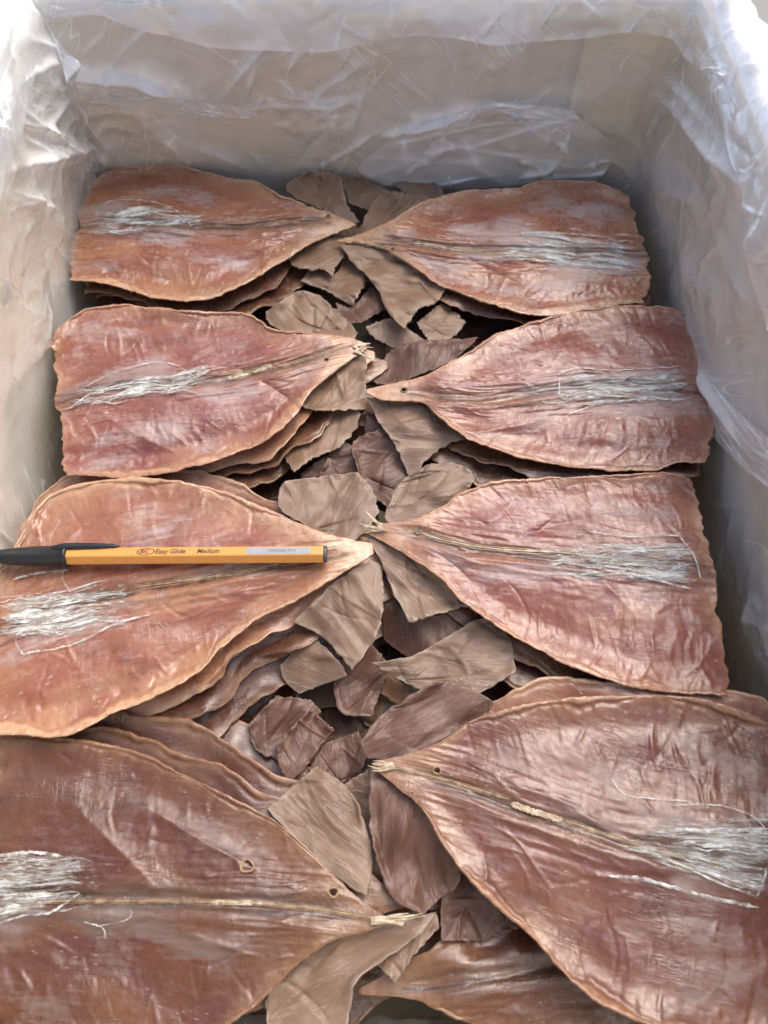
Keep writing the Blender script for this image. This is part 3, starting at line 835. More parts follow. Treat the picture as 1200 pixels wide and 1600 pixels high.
def membrane(sq, inner, outer, count, seed, wide=1.0, extra=()):
    """torn white membrane: strands fanning from the inner line to the outer line (px)"""
    r = random.Random(seed); rs = np.random.RandomState(seed)
    i0, i1 = np.array(inner[0], float), np.array(inner[1], float)
    o0, o1 = np.array(outer[0], float), np.array(outer[1], float)
    lines = []
    for k in range(int(count * 0.22)):
        a = min(max(r.gauss(0.5, 0.27), 0), 1)
        p, q_ = i0 + (i1 - i0) * a, o0 + (o1 - o0) * min(max(a + r.gauss(0, 0.04), 0), 1)
        s0 = max(0, r.gauss(0.18, 0.24)); s1 = min(1.0, r.uniform(0.55, 1.08))
        if s1 - s0 < 0.15: continue
        N = 34
        s = np.linspace(s0, s1, N)[:, None]
        pts = p + (q_ - p) * s
        L_ = np.linalg.norm(q_ - p)
        nrm = np.array([-(q_ - p)[1], (q_ - p)[0]]) / L_
        wv = fbm(s * L_ / 55 + seed, s * 0 + a * 5, seed, 3) * 9 + perlin(s * L_ / 16, s * 0 + k * .37, seed + k) * 2.6
        pts = pts + nrm * wv
        base = r.choice([0.10, 0.13, 0.18, 0.28, 0.45]) * wide
        hw = base * (0.55 + 0.9 * np.abs(fbm(s[:, 0] * L_ / 14, s[:, 0] * 0, seed + k + 50, 3))) * np.clip(np.minimum((s[:, 0] - s0) * 9, (s1 - s[:, 0]) * 12) + 0.15, 0.1, 1)
        lines.append((pts, hw))
    for e in extra:
        e = (e[0], e[1] * 0.6)
        N = 60
        pts = spline(e[0], N)
        tg = np.gradient(pts, axis=0); tg /= np.linalg.norm(tg, axis=1)[:, None]
        x = np.linspace(0, 1, N)
        pts = pts + np.stack([-tg[:, 1], tg[:, 0]], 1) * (2.0 * fbm(x * 14, x * 0, seed + 9, 3))[:, None]
        lines.append((pts, e[1] * (0.5 + 1.1 * np.abs(fbm(x * 20, x * 0, seed + 19, 3))) * np.clip(np.minimum(x * 12, (1 - x) * 12) + 0.1, 0, 1)))
    # the thin sheet the strands are torn from
    n, m = 46, 30
    ax_ = (o0 + o1 - i0 - i1) / 2
    g = coons([[i0 - ax_ * .45, o0], [o0, o1], [i1 - ax_ * .45, o1], [i0 - ax_ * .45, i1 - ax_ * .45]], n, m)
    s_ = np.linspace(0, 1, n)[:, None]; k_ = np.linspace(0, 1, m)[None]
    nr_ = np.array([-ax_[1], ax_[0]]) / np.linalg.norm(ax_)
    g = g + (ax_ * 0.16)[None, None] * 1.6 * (perlin(k_ * 7 + 0 * s_, s_ * 0 + seed, seed) * (1 - 2 * s_) ** 2)[..., None] + nr_ * (7 * fbm(s_ * 4 + 0 * k_, k_ * 2 + 0 * s_, seed + 3, 3))[..., None]
    zz = surf_z(sq, g[..., 0].ravel(), g[..., 1].ravel()).reshape(n, m)
    for _ in range(2): zz = (zz + np.roll(zz, 1, 1) + np.roll(zz, -1, 1)) / 3
    zz = np.maximum(zz, surf_z(sq, g[..., 0].ravel(), g[..., 1].ravel()).reshape(n, m))
    Wf = P(g[..., 0], g[..., 1], zz + 0.0007 + 0.0005 * np.abs(fbm(s_ * 6 + 0 * k_, k_ * 9 + 0 * s_, seed, 2)))
    of = mesh_obj('membrane_film', Wf.reshape(-1, 3) - np.array(sq['root'].location), grid_faces(n, m), M_MEMF, sq['root'])
    wl, ww = np.linalg.norm(ax_) / 3.4, np.linalg.norm(o0 - o1) / 3.4
    add_attr(of, 'mm', np.stack([s_ * wl + 0 * k_ + seed * 50, k_ * ww + 0 * s_, 0 * s_ * k_ + seed], -1))
    rm = np.maximum(np.exp(-s_ / 0.30), np.exp(-(1 - s_) / 0.05)) + 0 * k_
    rm = np.maximum(rm, np.maximum(np.exp(-k_ / 0.07), np.exp(-(1 - k_) / 0.07)) + 0 * s_)
    add_attr(of, 'rim', np.stack([rm, 0 * rm, 0 * rm], -1))
    return ribbons('membrane', sq, lines, M_MEM, 0.0008, 0.0003, seed)

def midrib(sq, pts, hw, mat, seed, name='midrib'):
    N = 80
    p = spline(pts, N)
    x = np.linspace(0, 1, N)
    tg = np.gradient(p, axis=0); tg /= np.linalg.norm(tg, axis=1)[:, None]
    p = p + np.stack([-tg[:, 1], tg[:, 0]], 1) * (1.6 * fbm(x * 6, x * 0, seed, 3))[:, None]
    w_ = 0.62 * hw * (0.55 + 0.8 * np.abs(fbm(x * 13, x * 0, seed + 4, 3)) + 0.2) * np.clip(np.minimum(x * 20, (1 - x) * 9) + 0.1, 0, 1)
    lines = [(p, w_)]
    for d in (-1, 1):
        lines.append((p + np.stack([-tg[:, 1], tg[:, 0]], 1) * (d * (3 + 2 * fbm(x * 5, x * 0 + d, seed + 7, 2)))[:, None], w_ * 0.35))
    return ribbons(name, sq, lines, mat, 0.0003, 0.0003, seed)

def ring(sq, x, y, r_px, mat=M_RING):
    z = surf_z(sq, [x], [y])[0] + 0.0003
    c = P(np.array([x]), np.array([y]), np.array([z]))[0]
    R = r_px / 3.4 / 1000; r = R * 0.19
    V, F = [], []
    for i in range(20):
        a = 2 * math.pi * i / 20
        k = 1 + 0.1 * math.sin(3 * a + x)
        for j in range(8):
            b = 2 * math.pi * j / 8
            V.append(c + np.array([(R * k + r * math.cos(b)) * math.cos(a), (R * k + r * math.cos(b)) * math.sin(a) * 0.9, r * math.sin(b) * 1.2]))
    for i in range(20):
        for j in range(8):
            F.append((i * 8 + j, ((i + 1) % 20) * 8 + j, ((i + 1) % 20) * 8 + (j + 1) % 8, i * 8 + (j + 1) % 8))
    return mesh_obj('hole_rim', np.array(V) - np.array(sq['root'].location), np.array(F), mat, sq['root'])

def fin(root, poly, z, mat=0, seed=0, curl=3.8, tilt=(0, 0), amp=1.0, res=(64, 56)):
    """thin leathery fin; poly in px, z mean height mm; tilt = mm per 100 px in x and y"""
    n, m = res
    G = coons(poly_sides(poly), n, m)
    cx, cy = np.mean([p[0] for p in poly]), np.mean([p[1] for p in poly])
    s = np.linspace(0, 1, n)[:, None] + np.zeros((1, m)); k = np.linspace(0, 1, m)[None] + np.zeros((n, 1))
    eb = np.minimum(np.minimum(s, 1 - s), np.minimum(k, 1 - k))
    ex = np.clip(1 - eb / 0.12, 0, 1)
    G = G + ex[..., None] * 3.6 * np.stack([fbm(s * 8, k * 8, seed + 1, 4, 0.5), fbm(s * 8, k * 8, seed + 2, 4, 0.5)], -1)
    PX, PY = G[..., 0], G[..., 1]
    W0 = P(PX, PY, np.full_like(PX, z / 1000))
    A = (W0[..., 0] * math.cos(seed) + W0[..., 1] * math.sin(seed)) * 1000
    B = (-W0[..., 0] * math.sin(seed) + W0[..., 1] * math.cos(seed)) * 1000
    h = tilt[0] * (PX - cx) / 100 + tilt[1] * (PY - cy) / 100
    h += amp * 3.8 * fbm(A / 24, B / 15, seed + 3, 2) + amp * 1.0 * perlin(A / 30, B / 6.5, seed + 13)
    h += amp * 0.2 * ridged(A / 26 + 0.3 * perlin(A / 9, B / 9, seed), B / 4.2, seed + 5, 2) + amp * 0.12 * fbm(A / 2, B / 1.4, seed + 6, 2)
    rr = random.Random(seed)
    a0, b0 = A.mean(), B.mean()
    cr = [(a0 + rr.uniform(-24, 24), b0 + rr.uniform(-22, 22), rr.uniform(-1.0, 1.0), rr.uniform(6, 26), rr.uniform(0.3, 1.1), rr.choice([1, -1]) * rr.uniform(0.3, 1.5), rr.uniform(-.02, .02)) for q_ in range(13)]
    h += amp * crease_field(A, B, cr)
    sides_c = [rr.uniform(-0.6, 1.0) for _ in range(4)]
    for e, c in zip((s, 1 - s, k, 1 - k), sides_c):
        h += curl * c * np.exp(-(e / 0.12) ** 2) * (0.6 + perlin(s * 3 + c, k * 3, seed + 9)) + 1.1 * np.exp(-(e / 0.06) ** 2) * perlin(s * 9 + c, k * 9, seed + 29)
    Z = (z + h) / 1000
    cap = hm_read(PX, PY) - GAP
    kk = 0.0011
    Z = -kk * np.logaddexp(-Z / kk, -np.minimum(cap, 0.05) / kk)
    hm_write(PX, PY, Z)
    W = P(PX, PY, Z)
    V = W.reshape(-1, 3) - np.array(root.location)
    o = mesh_obj('fin', V, grid_faces(n, m), FIN[mat], root)
    # keep the outside facing up
    nz = np.cross(W[n // 2 + 1, m // 2] - W[n // 2, m // 2], W[n // 2, m // 2 + 1] - W[n // 2, m // 2])[2]
    if nz > 0: o.data.flip_normals()
    o.data.update()
    add_attr(o, 'mm', np.stack([A + seed * 13, B + seed * 7, 0 * A + seed], -1))
    add_attr(o, 'mask', np.stack([np.exp(-(eb / 0.035)), 0 * A, 0 * A], -1))
    solidify(o, 0.0006, 0)
    return o

def squid(label, U, M, z, **kw):
    b = P(np.array([M[len(M) // 2][0]]), np.array([M[len(M) // 2][1]]), np.array([(z - 4) / 1000]))[0]
    return thing('dried_squid', label, 'dried squid', tuple(b), 'split dried squid stacked in the carton')

# outlines (line of sight coordinates of the photograph), from the tip to the base
OUT = {
 'R1L': ([(557,350),(520,335),(470,318),(430,300),(395,283),(350,277),(320,268),(285,258),(240,254),(200,259),(165,272),(147,284)],
         [(557,350),(515,343),(450,346),(380,353),(300,350),(200,345),(124,352)],
         [(557,351),(530,362),(490,378),(455,400),(430,415),(400,433),(365,452),(325,467),(290,470),(240,465),(180,447),(130,438),(113,436)]),
 'R1R': ([(528,375),(570,363),(610,345),(640,325),(680,308),(730,297),(770,295),(810,292),(850,283),(900,280),(940,288),(965,297)],
         [(528,376),(600,380),(660,384),(740,393),(800,391),(880,392),(1012,400)],
         [(528,377),(575,382),(610,392),(650,420),(690,447),(740,465),(800,485),(850,494),(880,491),(930,480),(1000,473)]),
 'R2L': ([(572,536),(540,526),(490,521),(430,513),(400,497),(370,488),(330,487),(260,482),(200,476),(160,477),(125,487),(98,508),(88,528)],
         [(572,540),(520,550),(450,567),(400,580),(350,590),(280,595),(180,605),(94,622)],
         [(572,545),(545,565),(510,590),(480,620),(455,655),(420,685),(380,705),(330,722),(280,735),(220,745),(160,745),(108,743)]),
 'R2R': ([(572,608),(610,600),(650,590),(690,573),(740,545),(780,520),(830,503),(880,490),(930,480),(990,478),(1040,478),(1057,488)],
         [(572,611),(640,615),(740,622),(800,618),(880,608),(980,602),(1112,612)],
         [(572,614),(600,625),(660,630),(690,655),(730,685),(780,705),(830,718),(880,728),(950,735),(1020,735),(1060,724),(1098,722)]),
 'R3L': ([(582,850),(545,842),(500,830),(440,805),(390,782),(340,765),(280,752),(210,745),(160,750),(100,762),(65,785),(40,830),(10,890)],
         [(583,857),(510,870),(430,885),(300,908),(200,925),(100,945),(-22,985)],
         [(584,865),(560,880),(510,910),(460,940),(400,970),(350,1010),(310,1050),(260,1080),(200,1105),(140,1135),(100,1150),(40,1150),(-24,1148)]),
 'R3R': ([(567,822),(600,818),(650,812),(690,790),(720,770),(770,752),(830,747),(900,745),(960,742),(1020,738),(1056,740),(1072,748)],
         [(567,825),(650,832),(700,847),(760,858),(850,866),(960,872),(1112,885)],
         [(567,829),(590,842),(640,870),(690,905),(730,945),(770,975),(820,1005),(870,1030),(930,1055),(990,1075),(1060,1084),(1130,1087)]),
 'R4L': ([(612,1437),(575,1415),(540,1385),(500,1345),(460,1305),(400,1265),(330,1230),(250,1190),(180,1165),(100,1150),(50,1146),(-85,1152)],
         [(613,1440),(510,1425),(400,1412),(300,1408),(200,1405),(100,1405),(-105,1400)],
         [(612,1443),(570,1455),(520,1470),(475,1500),(430,1540),(390,1580),(350,1608),(300,1625),(100,1648),(-95,1655)]),
 'R4R': ([(588,1190),(640,1178),(690,1158),(730,1130),(780,1110),(850,1095),(930,1088),(1000,1086),(1080,1090),(1150,1105),(1200,1130),(1248,1160)],
         [(586,1195),(680,1215),(760,1240),(800,1255),(900,1290),(1020,1325),(1268,1370)],
         [(588,1202),(620,1230),(660,1265),(700,1330),(740,1385),(790,1430),(840,1475),(890,1530),(940,1570),(1010,1602),(1080,1622),(1275,1650)]),
}
def shift(key, dx, dy, rot=0, sc=1.0):
    U, M, L = OUT[key]
    allp = np.array(U + M + L, float); c = allp.mean(0)
    a = math.radians(rot); R = np.array([[math.cos(a), -math.sin(a)], [math.sin(a), math.cos(a)]])
    f = lambda pts: [tuple((np.array(p) - c) @ R.T * sc + c + np.array([dx, dy])) for p in pts]
    return f(U), f(M), f(L)

# ---- the eight squid lying on top
TOP = {}
tops = [
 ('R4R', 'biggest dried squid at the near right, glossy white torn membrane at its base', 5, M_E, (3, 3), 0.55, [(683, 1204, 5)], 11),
 ('R3L', 'dried squid with the orange pen lying across it', 3, M_A, (2.5, 5.5), 0.35, [], 12),
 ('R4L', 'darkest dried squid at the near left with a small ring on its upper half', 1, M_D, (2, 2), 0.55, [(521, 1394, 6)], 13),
 ('R3R', 'dried squid facing the pen squid, white tip and square white membrane patch', 2, M_B, (2.5, 3), 0.45, [(653, 830, 5)], 14),
 ('R2R', 'right hand dried squid of the second row from the back, ragged right corner', 2, M_B, (2.5, 3), 0.6, [(631, 609, 5)], 15),
 ('R2L', 'left hand dried squid of the second row with straw coloured midrib piece', 2, M_B, (3, 5), 0.65, [(510, 562, 4)], 16),
 ('R1R', 'right hand dried squid of the back row with bluish bloom near its tip', 0, M_A, (3, 3), 0.72, [(613, 389, 4)], 17),
 ('R1L', 'left hand dried squid of the back row with curled lower edge', 0, M_A, (2.5, 5), 0.6, [(513, 337, 4)], 18),
]
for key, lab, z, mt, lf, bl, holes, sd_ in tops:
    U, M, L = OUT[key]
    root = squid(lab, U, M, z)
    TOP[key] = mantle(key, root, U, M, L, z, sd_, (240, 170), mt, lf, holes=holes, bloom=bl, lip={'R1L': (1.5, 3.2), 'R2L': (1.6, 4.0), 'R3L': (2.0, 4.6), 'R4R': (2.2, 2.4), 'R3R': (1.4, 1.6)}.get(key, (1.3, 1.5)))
    for hx, hy, hr in holes: ring(TOP[key], hx, hy, hr)

membrane(TOP['R1L'], [(300, 312), (300, 362)], [(135, 330), (125, 372)], 46, 1, 0.8, [([(300, 345), (250, 318), (180, 312), (150, 330)], 0.7), ([(305, 352), (240, 330), (170, 345)], 0.8)])
membrane(TOP['R1R'], [(840, 362), (800, 412)], [(985, 372), (1005, 430)], 46, 2, 0.8, [([(838, 363), (900, 366), (960, 370)], 0.8), ([(870, 340), (868, 370), (872, 395)], 0.2), ([(880, 340), (915, 370)], 0.2)])
membrane(TOP['R2L'], [(310, 570), (300, 612)], [(108, 612), (106, 640)], 52, 3, 0.9, [([(310, 592), (260, 566), (190, 578), (130, 605)], 0.7), ([(300, 612), (220, 598), (150, 612), (105, 640)], 0.9), ([(420, 556), (360, 572), (300, 582)], 0.5)])
membrane(TOP['R2R'], [(870, 590), (870, 632)], [(1075, 572), (1078, 630)], 50, 4, 0.9, [([(862, 590), (900, 575), (960, 578), (1065, 572)], 0.7), ([(875, 585), (878, 622), (930, 618), (1075, 625)], 0.7), ([(880, 650), (950, 628), (1050, 622)], 0.5)])
membrane(TOP['R3L'], [(150, 905), (170, 985)], [(-14, 935), (10, 1005)], 60, 5, 1.0, [([(235, 960), (180, 975), (110, 1008), (30, 1022)], 1.1), ([(110, 890), (60, 895), (20, 905)], 1.4), ([(100, 890), (98, 905), (110, 925)], 0.4), ([(30, 985), (25, 1005), (38, 1025)], 0.8), ([(150, 960), (80, 985), (30, 992)], 0.8)])
membrane(TOP['R3R'], [(930, 850), (905, 900)], [(1085, 845), (1092, 918)], 46, 6, 0.9, [([(920, 830), (980, 838), (1040, 836), (1068, 838)], 0.7), ([(905, 898), (960, 892), (1020, 905), (1080, 920)], 1.2), ([(965, 862), (1020, 860), (1085, 858)], 1.0), ([(1062, 838), (1085, 870), (1095, 905)], 0.9), ([(930, 882), (1000, 892), (1070, 900)], 1.0)])
membrane(TOP['R4L'], [(110, 1340), (120, 1420)], [(-60, 1330), (-60, 1450)], 30, 7, 0.6, [([(125, 1395), (80, 1425), (40, 1430), (-10, 1445)], 0.9), ([(-10, 1338), (50, 1332), (98, 1338)], 1.4), ([(130, 1440), (160, 1450), (165, 1468)], 0.4), ([(205, 1418), (200, 1436), (150, 1448)], 0.3)])
membrane(TOP['R4R'], [(1020, 1295), (1018, 1335)], [(1225, 1262), (1195, 1405)], 80, 8, 1.25, [([(950, 1368), (1010, 1375), (1100, 1400), (1186, 1418)], 1.6), ([(955, 1215), (975, 1240), (1020, 1248), (1080, 1252)], 0.6), ([(1050, 1258), (1120, 1258), (1175, 1275), (1200, 1300)], 0.6), ([(1045, 1296), (1120, 1298), (1200, 1295)], 1.4), ([(1018, 1335), (1060, 1350), (1120, 1378), (1180, 1400)], 0.9), ([(1200, 1330), (1195, 1370), (1182, 1402)], 1.0)])

midrib(TOP['R1L'], [(512, 341), (450, 346), (380, 354), (310, 352)], 0.45, M_RIB, 1)
midrib(TOP['R1R'], [(640, 380), (680, 384), (740, 394), (800, 396), (900, 402)], 0.9, M_RIBW, 2)
midrib(TOP['R2L'], [(560, 535), (500, 556), (430, 574), (300, 592)], 0.35, M_RIB, 3)
midrib(TOP['R2L'], [(425, 571), (390, 582), (352, 592)], 1.6, M_RIBW, 4, 'midrib_piece')
midrib(TOP['R2R'], [(640, 613), (700, 624), (780, 632), (880, 625), (960, 615)], 0.35, M_RIB, 5)
midrib(TOP['R3L'], [(560, 862), (510, 871), (430, 886), (300, 906), (210, 918), (100, 940)], 0.6, M_RIB, 6)
midrib(TOP['R3L'], [(440, 880), (350, 898), (270, 908)], 0.7, M_RIBW, 16, 'midrib_piece')
midrib(TOP['R3R'], [(655, 832), (700, 845), (780, 858), (860, 862), (960, 872), (1060, 880)], 0.75, M_RIBW, 7)
midrib(TOP['R4L'], [(600, 1438), (520, 1424), (440, 1415), (330, 1410), (200, 1408), (0, 1408)], 0.6, M_RIB, 8)
midrib(TOP['R4L'], [(430, 1413), (380, 1411), (330, 1409)], 0.9, M_RIBW, 18, 'midrib_piece')
midrib(TOP['R4R'], [(600, 1198), (680, 1214), (740, 1232), (800, 1250)], 0.7, M_RIB, 9)
midrib(TOP['R4R'], [(798, 1256), (840, 1270), (880, 1282)], 1.9, M_RIBW, 19, 'midrib_piece')
midrib(TOP['R4R'], [(880, 1282), (950, 1305), (1020, 1328), (1120, 1345)], 0.8, M_RIB, 20)
ring(TOP['R4L'], 386, 1353, 8)
ring(TOP['R1L'], 448, 347, 4)
ring(TOP['R4R'], 643, 1240, 3)

def frayed(key, base, ends, seed):
    r = random.Random(seed); lines = []
    for e in ends:
        for q_ in range(3):
            p0 = np.array(base) + [r.uniform(-6, 6), r.uniform(-4, 4)]; p2 = np.array(e) + [r.uniform(-6, 6), r.uniform(-5, 5)]
            p1 = (p0 + p2) / 2 + [r.uniform(-4, 4), r.uniform(-4, 4)]
            pts = spline([p0, p1, p2], 16)
            lines.append((pts, r.uniform(0.35, 1.0) * np.linspace(1, 0.25, 16)))
    return ribbons('frayed_tip', TOP[key], lines, M_RIBW, 0.0008, 0.0012, seed)
frayed('R4L', (585, 1438), [(615, 1434), (640, 1430), (628, 1442), (660, 1428)], 1)
frayed('R3R', (600, 824), [(566, 822), (572, 800), (562, 830)], 2)
frayed('R4R', (612, 1196), [(584, 1188), (580, 1200)], 3)
frayed('R2L', (555, 545), [(580, 540), (584, 560)], 4)
# ---- fins of the top squid (they hang out from under the tips)
def F(key, poly, z, mat, seed, **kw):
    return fin(TOP[key]['root'], poly, z, mat, seed, **kw)
F('R4R', [(565,1155),(600,1115),(680,1063),(722,1072),(768,1095),(762,1115),(700,1165),(640,1190),(578,1185),(566,1170)], 1, 2, 101, tilt=(0, 1.5))
F('R4R', [(581,1200),(600,1200),(660,1250),(705,1325),(722,1345),(716,1382),(690,1402),(660,1430),(612,1402),(590,1345),(578,1285)], -1, 2, 102, tilt=(0, -2))
F('R4L', [(418,1265),(455,1230),(495,1197),(540,1228),(562,1262),(581,1330),(580,1365),(572,1400),(545,1385),(500,1348),(455,1305)], -3, 1, 103, tilt=(1, 2))
F('R4L', [(415,1565),(445,1510),(520,1460),(610,1440),(682,1425),(660,1455),(600,1500),(560,1530),(548,1570),(540,1620),(430,1620)], -4, 1, 104)
F('R4L', [(588,1505),(630,1455),(678,1428),(686,1448),(645,1495),(617,1536)], -5, 1, 105)
F('R3R', [(570,832),(620,855),(690,898),(738,945),(690,958),(640,973),(612,920),(596,880)], -2, 1, 106)
F('R3R', [(603,800),(625,755),(668,726),(712,724),(746,744),(725,772),(695,795),(650,818),(605,820)], -3, 1, 107)
F('R3L', [(435,772),(445,752),(505,744),(558,738),(582,765),(592,802),(570,830),(545,848),(500,835),(442,800)], -3, 1, 108)
F('R3L', [(458,972),(510,920),(560,884),(592,880),(600,930),(590,990),(550,1048),(514,1004),(488,986)], -3, 1, 109, tilt=(0, -2))
F('R2R', [(573,622),(640,626),(690,648),(728,685),(690,700),(640,746),(615,692),(592,660)], -2, 1, 110)
F('R2L', [(573,540),(572,595),(571,640),(495,642),(458,626),(490,592),(530,565)], -2, 0, 111)
F('R2L', [(416,487),(464,456),(500,462),(536,495),(560,520),(545,535),(500,530),(440,516),(418,502)], -3, 0, 112)
F('R1R', [(532,384),(568,380),(612,390),(660,420),(696,453),(680,474),(655,483),(631,514),(607,489),(595,462),(577,435),(555,415)], -3, 0, 113)
F('R1R', [(566,350),(580,321),(604,297),(634,303),(664,306),(668,318),(620,355),(562,372),(556,360)], -4, 0, 114)
F('R1L', [(446,296),(475,270),(511,267),(532,276),(538,300),(545,325),(562,347),(526,345),(490,322)], -3, 0, 115)
F('R1L', [(448,404),(529,358),(543,394),(525,417),(520,432),(505,421),(484,422),(460,416)], -3, 0, 116)

# ---- second and third layers: (key, from which outline, shift, z, label, fins)
UND = {}
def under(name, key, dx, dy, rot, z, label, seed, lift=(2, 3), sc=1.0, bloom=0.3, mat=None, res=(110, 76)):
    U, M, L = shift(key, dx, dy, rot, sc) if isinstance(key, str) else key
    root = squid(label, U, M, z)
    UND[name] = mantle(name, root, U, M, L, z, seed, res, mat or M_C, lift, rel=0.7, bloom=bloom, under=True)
    return root
def FU(name, poly, z, mat, seed, **kw):
    return fin(UND[name]['root'], poly, z, mat, seed, **kw)

under('R4Rb', 'R4R', 4, -28, 0.5, -1, 'dried squid under the biggest one, its tan upper rim showing', 31, (3.5, 1), bloom=0.2, mat=M_A)
FU('R4Rb', [(580,1036),(640,1026),(690,1000),(740,970),(782,964),(800,1008),(806,1050),(740,1085),(660,1080),(625,1062)], -7, 1, 201, tilt=(0, 1))
FU('R4Rb', [(690,1405),(716,1350),(770,1380),(830,1440),(760,1470),(690,1470)], -9, 2, 202)
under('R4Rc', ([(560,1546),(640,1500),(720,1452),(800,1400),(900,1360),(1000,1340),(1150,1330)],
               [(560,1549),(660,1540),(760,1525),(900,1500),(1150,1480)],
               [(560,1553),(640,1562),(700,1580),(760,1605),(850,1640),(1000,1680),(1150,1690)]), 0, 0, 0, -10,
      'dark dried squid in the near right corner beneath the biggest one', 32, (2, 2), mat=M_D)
under('R4Lb', 'R4L', 30, -24, -1, -5, 'dried squid peeping out along the upper edge of the near left one', 33, (3, 2), bloom=0.4)
under('R4Lc', 'R4L', 75, -42, 0.5, -10, 'dark red dried squid, third down in the near left pile', 34, (3, 2))
FU('R4Lb', [(432,1162),(484,1108),(522,1140),(505,1160),(472,1205),(450,1222),(435,1192)], -12, 2, 203)
FU('R4Lb', [(538,1225),(582,1198),(588,1290),(585,1345),(560,1275)], -7, 1, 204)
FU('R4Lc', [(388,1132),(430,1088),(482,1094),(502,1112),(465,1145),(440,1190),(400,1172)], -17, 2, 205)
FU('R4Lc', [(482,1202),(508,1162),(560,1143),(572,1180),(560,1215),(520,1225)], -14, 2, 206)
under('R3Lb', 'R3L', 22, 20, 0, -4, 'dried squid just under the pen squid, pale lower rim showing', 35, (2, 5), bloom=0.4, mat=M_A)
under('R3Lc', 'R3L', 38, 52, 2, -10, 'dark dried squid third down beneath the pen squid', 36, (2, 4))
under('R3Ld', 'R3L', 8, -18, 2.5, -7, 'tan dried squid corner showing behind the pen squid by the left wall', 37, (2, 2), mat=M_A)
FU('R3Lb', [(438,1042),(468,1005),(492,996),(530,1034),(542,1056),(466,1084),(444,1062)], -8, 1, 207, tilt=(0, -2))
FU('R3Lc', [(520,1040),(575,1000),(610,1040),(580,1120),(530,1110)], -18, 2, 208)
under('R3Rb', 'R3R', -22, 20, 1.5, -6, 'red dried squid directly under the white tipped one', 38, (2, 3))
FU('R3Rb', [(596,900),(640,965),(700,960),(760,985),(700,1010),(640,1030),(600,1000)], -10, 2, 209)
FU('R3Rb', [(578,1040),(600,1040),(640,1080),(660,1105),(620,1100),(590,1080)], -10, 3, 210)
FU('R3Rb', [(552,690),(600,668),(622,702),(640,742),(605,792),(570,762),(555,722)], -8, 2, 211)
under('R2Lb', 'R2L', 14, 14, 0, -4, 'dried squid beneath the straw ribbed one, two thin rims showing', 39, (2, 4), bloom=0.4, mat=M_A)
under('R2Lc', 'R2L', 34, 26, 1, -9, 'lowest visible dried squid under the second row left pile', 40, (2, 4))
FU('R2Lb', [(438,700),(458,662),(492,634),(564,636),(556,670),(530,700),(490,716),(460,738)], -7, 0, 212)
FU('R2Lc', [(500,742),(512,716),(524,722),(530,750),(515,765)], -9, 2, 213)
FU('R2Lc', [(470,740),(540,690),(575,720),(580,770),(520,800),(480,780)], -14, 2, 214)
under('R2Rb', 'R2R', -14, 22, 0, -4, 'red dried squid under the ragged cornered one, lower rim showing', 41, (2, 3))
FU('R2Rb', [(574,594),(600,560),(622,540),(660,533),(748,528),(705,565),(655,585),(610,602)], -6, 2, 215)
FU('R2Rb', [(575,640),(600,620),(640,690),(600,740),(570,700)], -9, 2, 216)
under('R1Rb', 'R1R', 2, 24, 0, -5, 'red dried squid under the bloom covered one of the back row', 42, (2, 3))
FU('R1Rb', [(651,505),(688,474),(708,486),(728,504),(706,528),(670,533)], -7, 0, 217)
FU('R1Rb', [(571,511),(610,496),(655,526),(664,534),(618,546),(582,526)], -7, 1, 218)
FU('R1Rb', [(614,286),(631,266),(658,272),(684,290),(692,306),(667,316),(640,306)], -6, 1, 219)
under('R1Lb', 'R1L', 22, 17, -1, -5, 'dried squid under the back row left one, curled rim and pale corner showing', 43, (2, 4), bloom=0.5)
FU('R1Lb', [(470,440),(490,418),(523,430),(537,402),(576,435),(550,478),(532,468),(512,456)], -6, 0, 220)
FU('R1Lb', [(533,277),(562,274),(584,288),(606,297),(580,330),(545,318)], -6, 0, 221)
FU('R1Lb', [(524,474),(550,478),(580,448),(610,478),(565,504),(538,502)], -9, 2, 222)
under('R1Lc', 'R1L', 44, 34, 2, -10, 'third dried squid down in the back left pile, mostly in shadow', 44, (2, 3))
under('R2Ld', 'R2L', 52, 44, 3, -14, 'fourth dried squid down in the second row left pile, only a dark rim in view', 45, (2, 4))
under('R3Le', 'R3L', 64, 84, 3, -16, 'fourth dried squid down beneath the pen squid, just above the dark hollow', 46, (2, 4))
under('R4Ld', 'R4L', 120, -50, 3, -15, 'fourth dried squid down in the near left pile, touching the dark hollow', 47, (2, 3))
under('R3Rc', 'R3R', -50, 48, 3, -12, 'third dried squid down in the white tipped pile, dark red in shadow', 48, (2, 3))
under('R2Rc', 'R2R', -36, 48, 2, -10, 'third dried squid down under the ragged cornered one', 49, (2, 3))
# ---- deeper layer that closes the gaps in the middle
deep = [('D1', 'R1L', 45, 60, 0, -16, 'deep dried squid in shadow between the two left piles at the back'),
        ('D2', 'R1R', -40, 60, 0, -16, 'deep dried squid in shadow between the two right piles at the back'),
        ('D3', 'R2L', 60, 70, 0, -18, 'deep dried squid in the dark hollow behind the pen squid'),
        ('D4', 'R2R', -50, 90, 0, -18, 'deep dried squid in the hollow behind the white tipped one'),
        ('D5', 'R3L', 70, 110, 0, -24, 'deep dried squid in the dark hollow below the pen squid'),
        ('D6', 'R3R', -50, 110, 0, -22, 'deep dried squid in the hollow below the white tipped one'),
        ('D7', 'R4L', 90, 90, 0, -24, 'deep dried squid at the near edge beneath the left pile'),
        ('D8', 'R4R', -60, 150, 0, -24, 'deep dried squid at the near edge beneath the right pile')]
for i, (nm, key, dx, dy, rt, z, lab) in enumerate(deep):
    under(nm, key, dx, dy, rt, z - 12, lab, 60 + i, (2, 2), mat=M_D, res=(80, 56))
rf = random.Random(9)
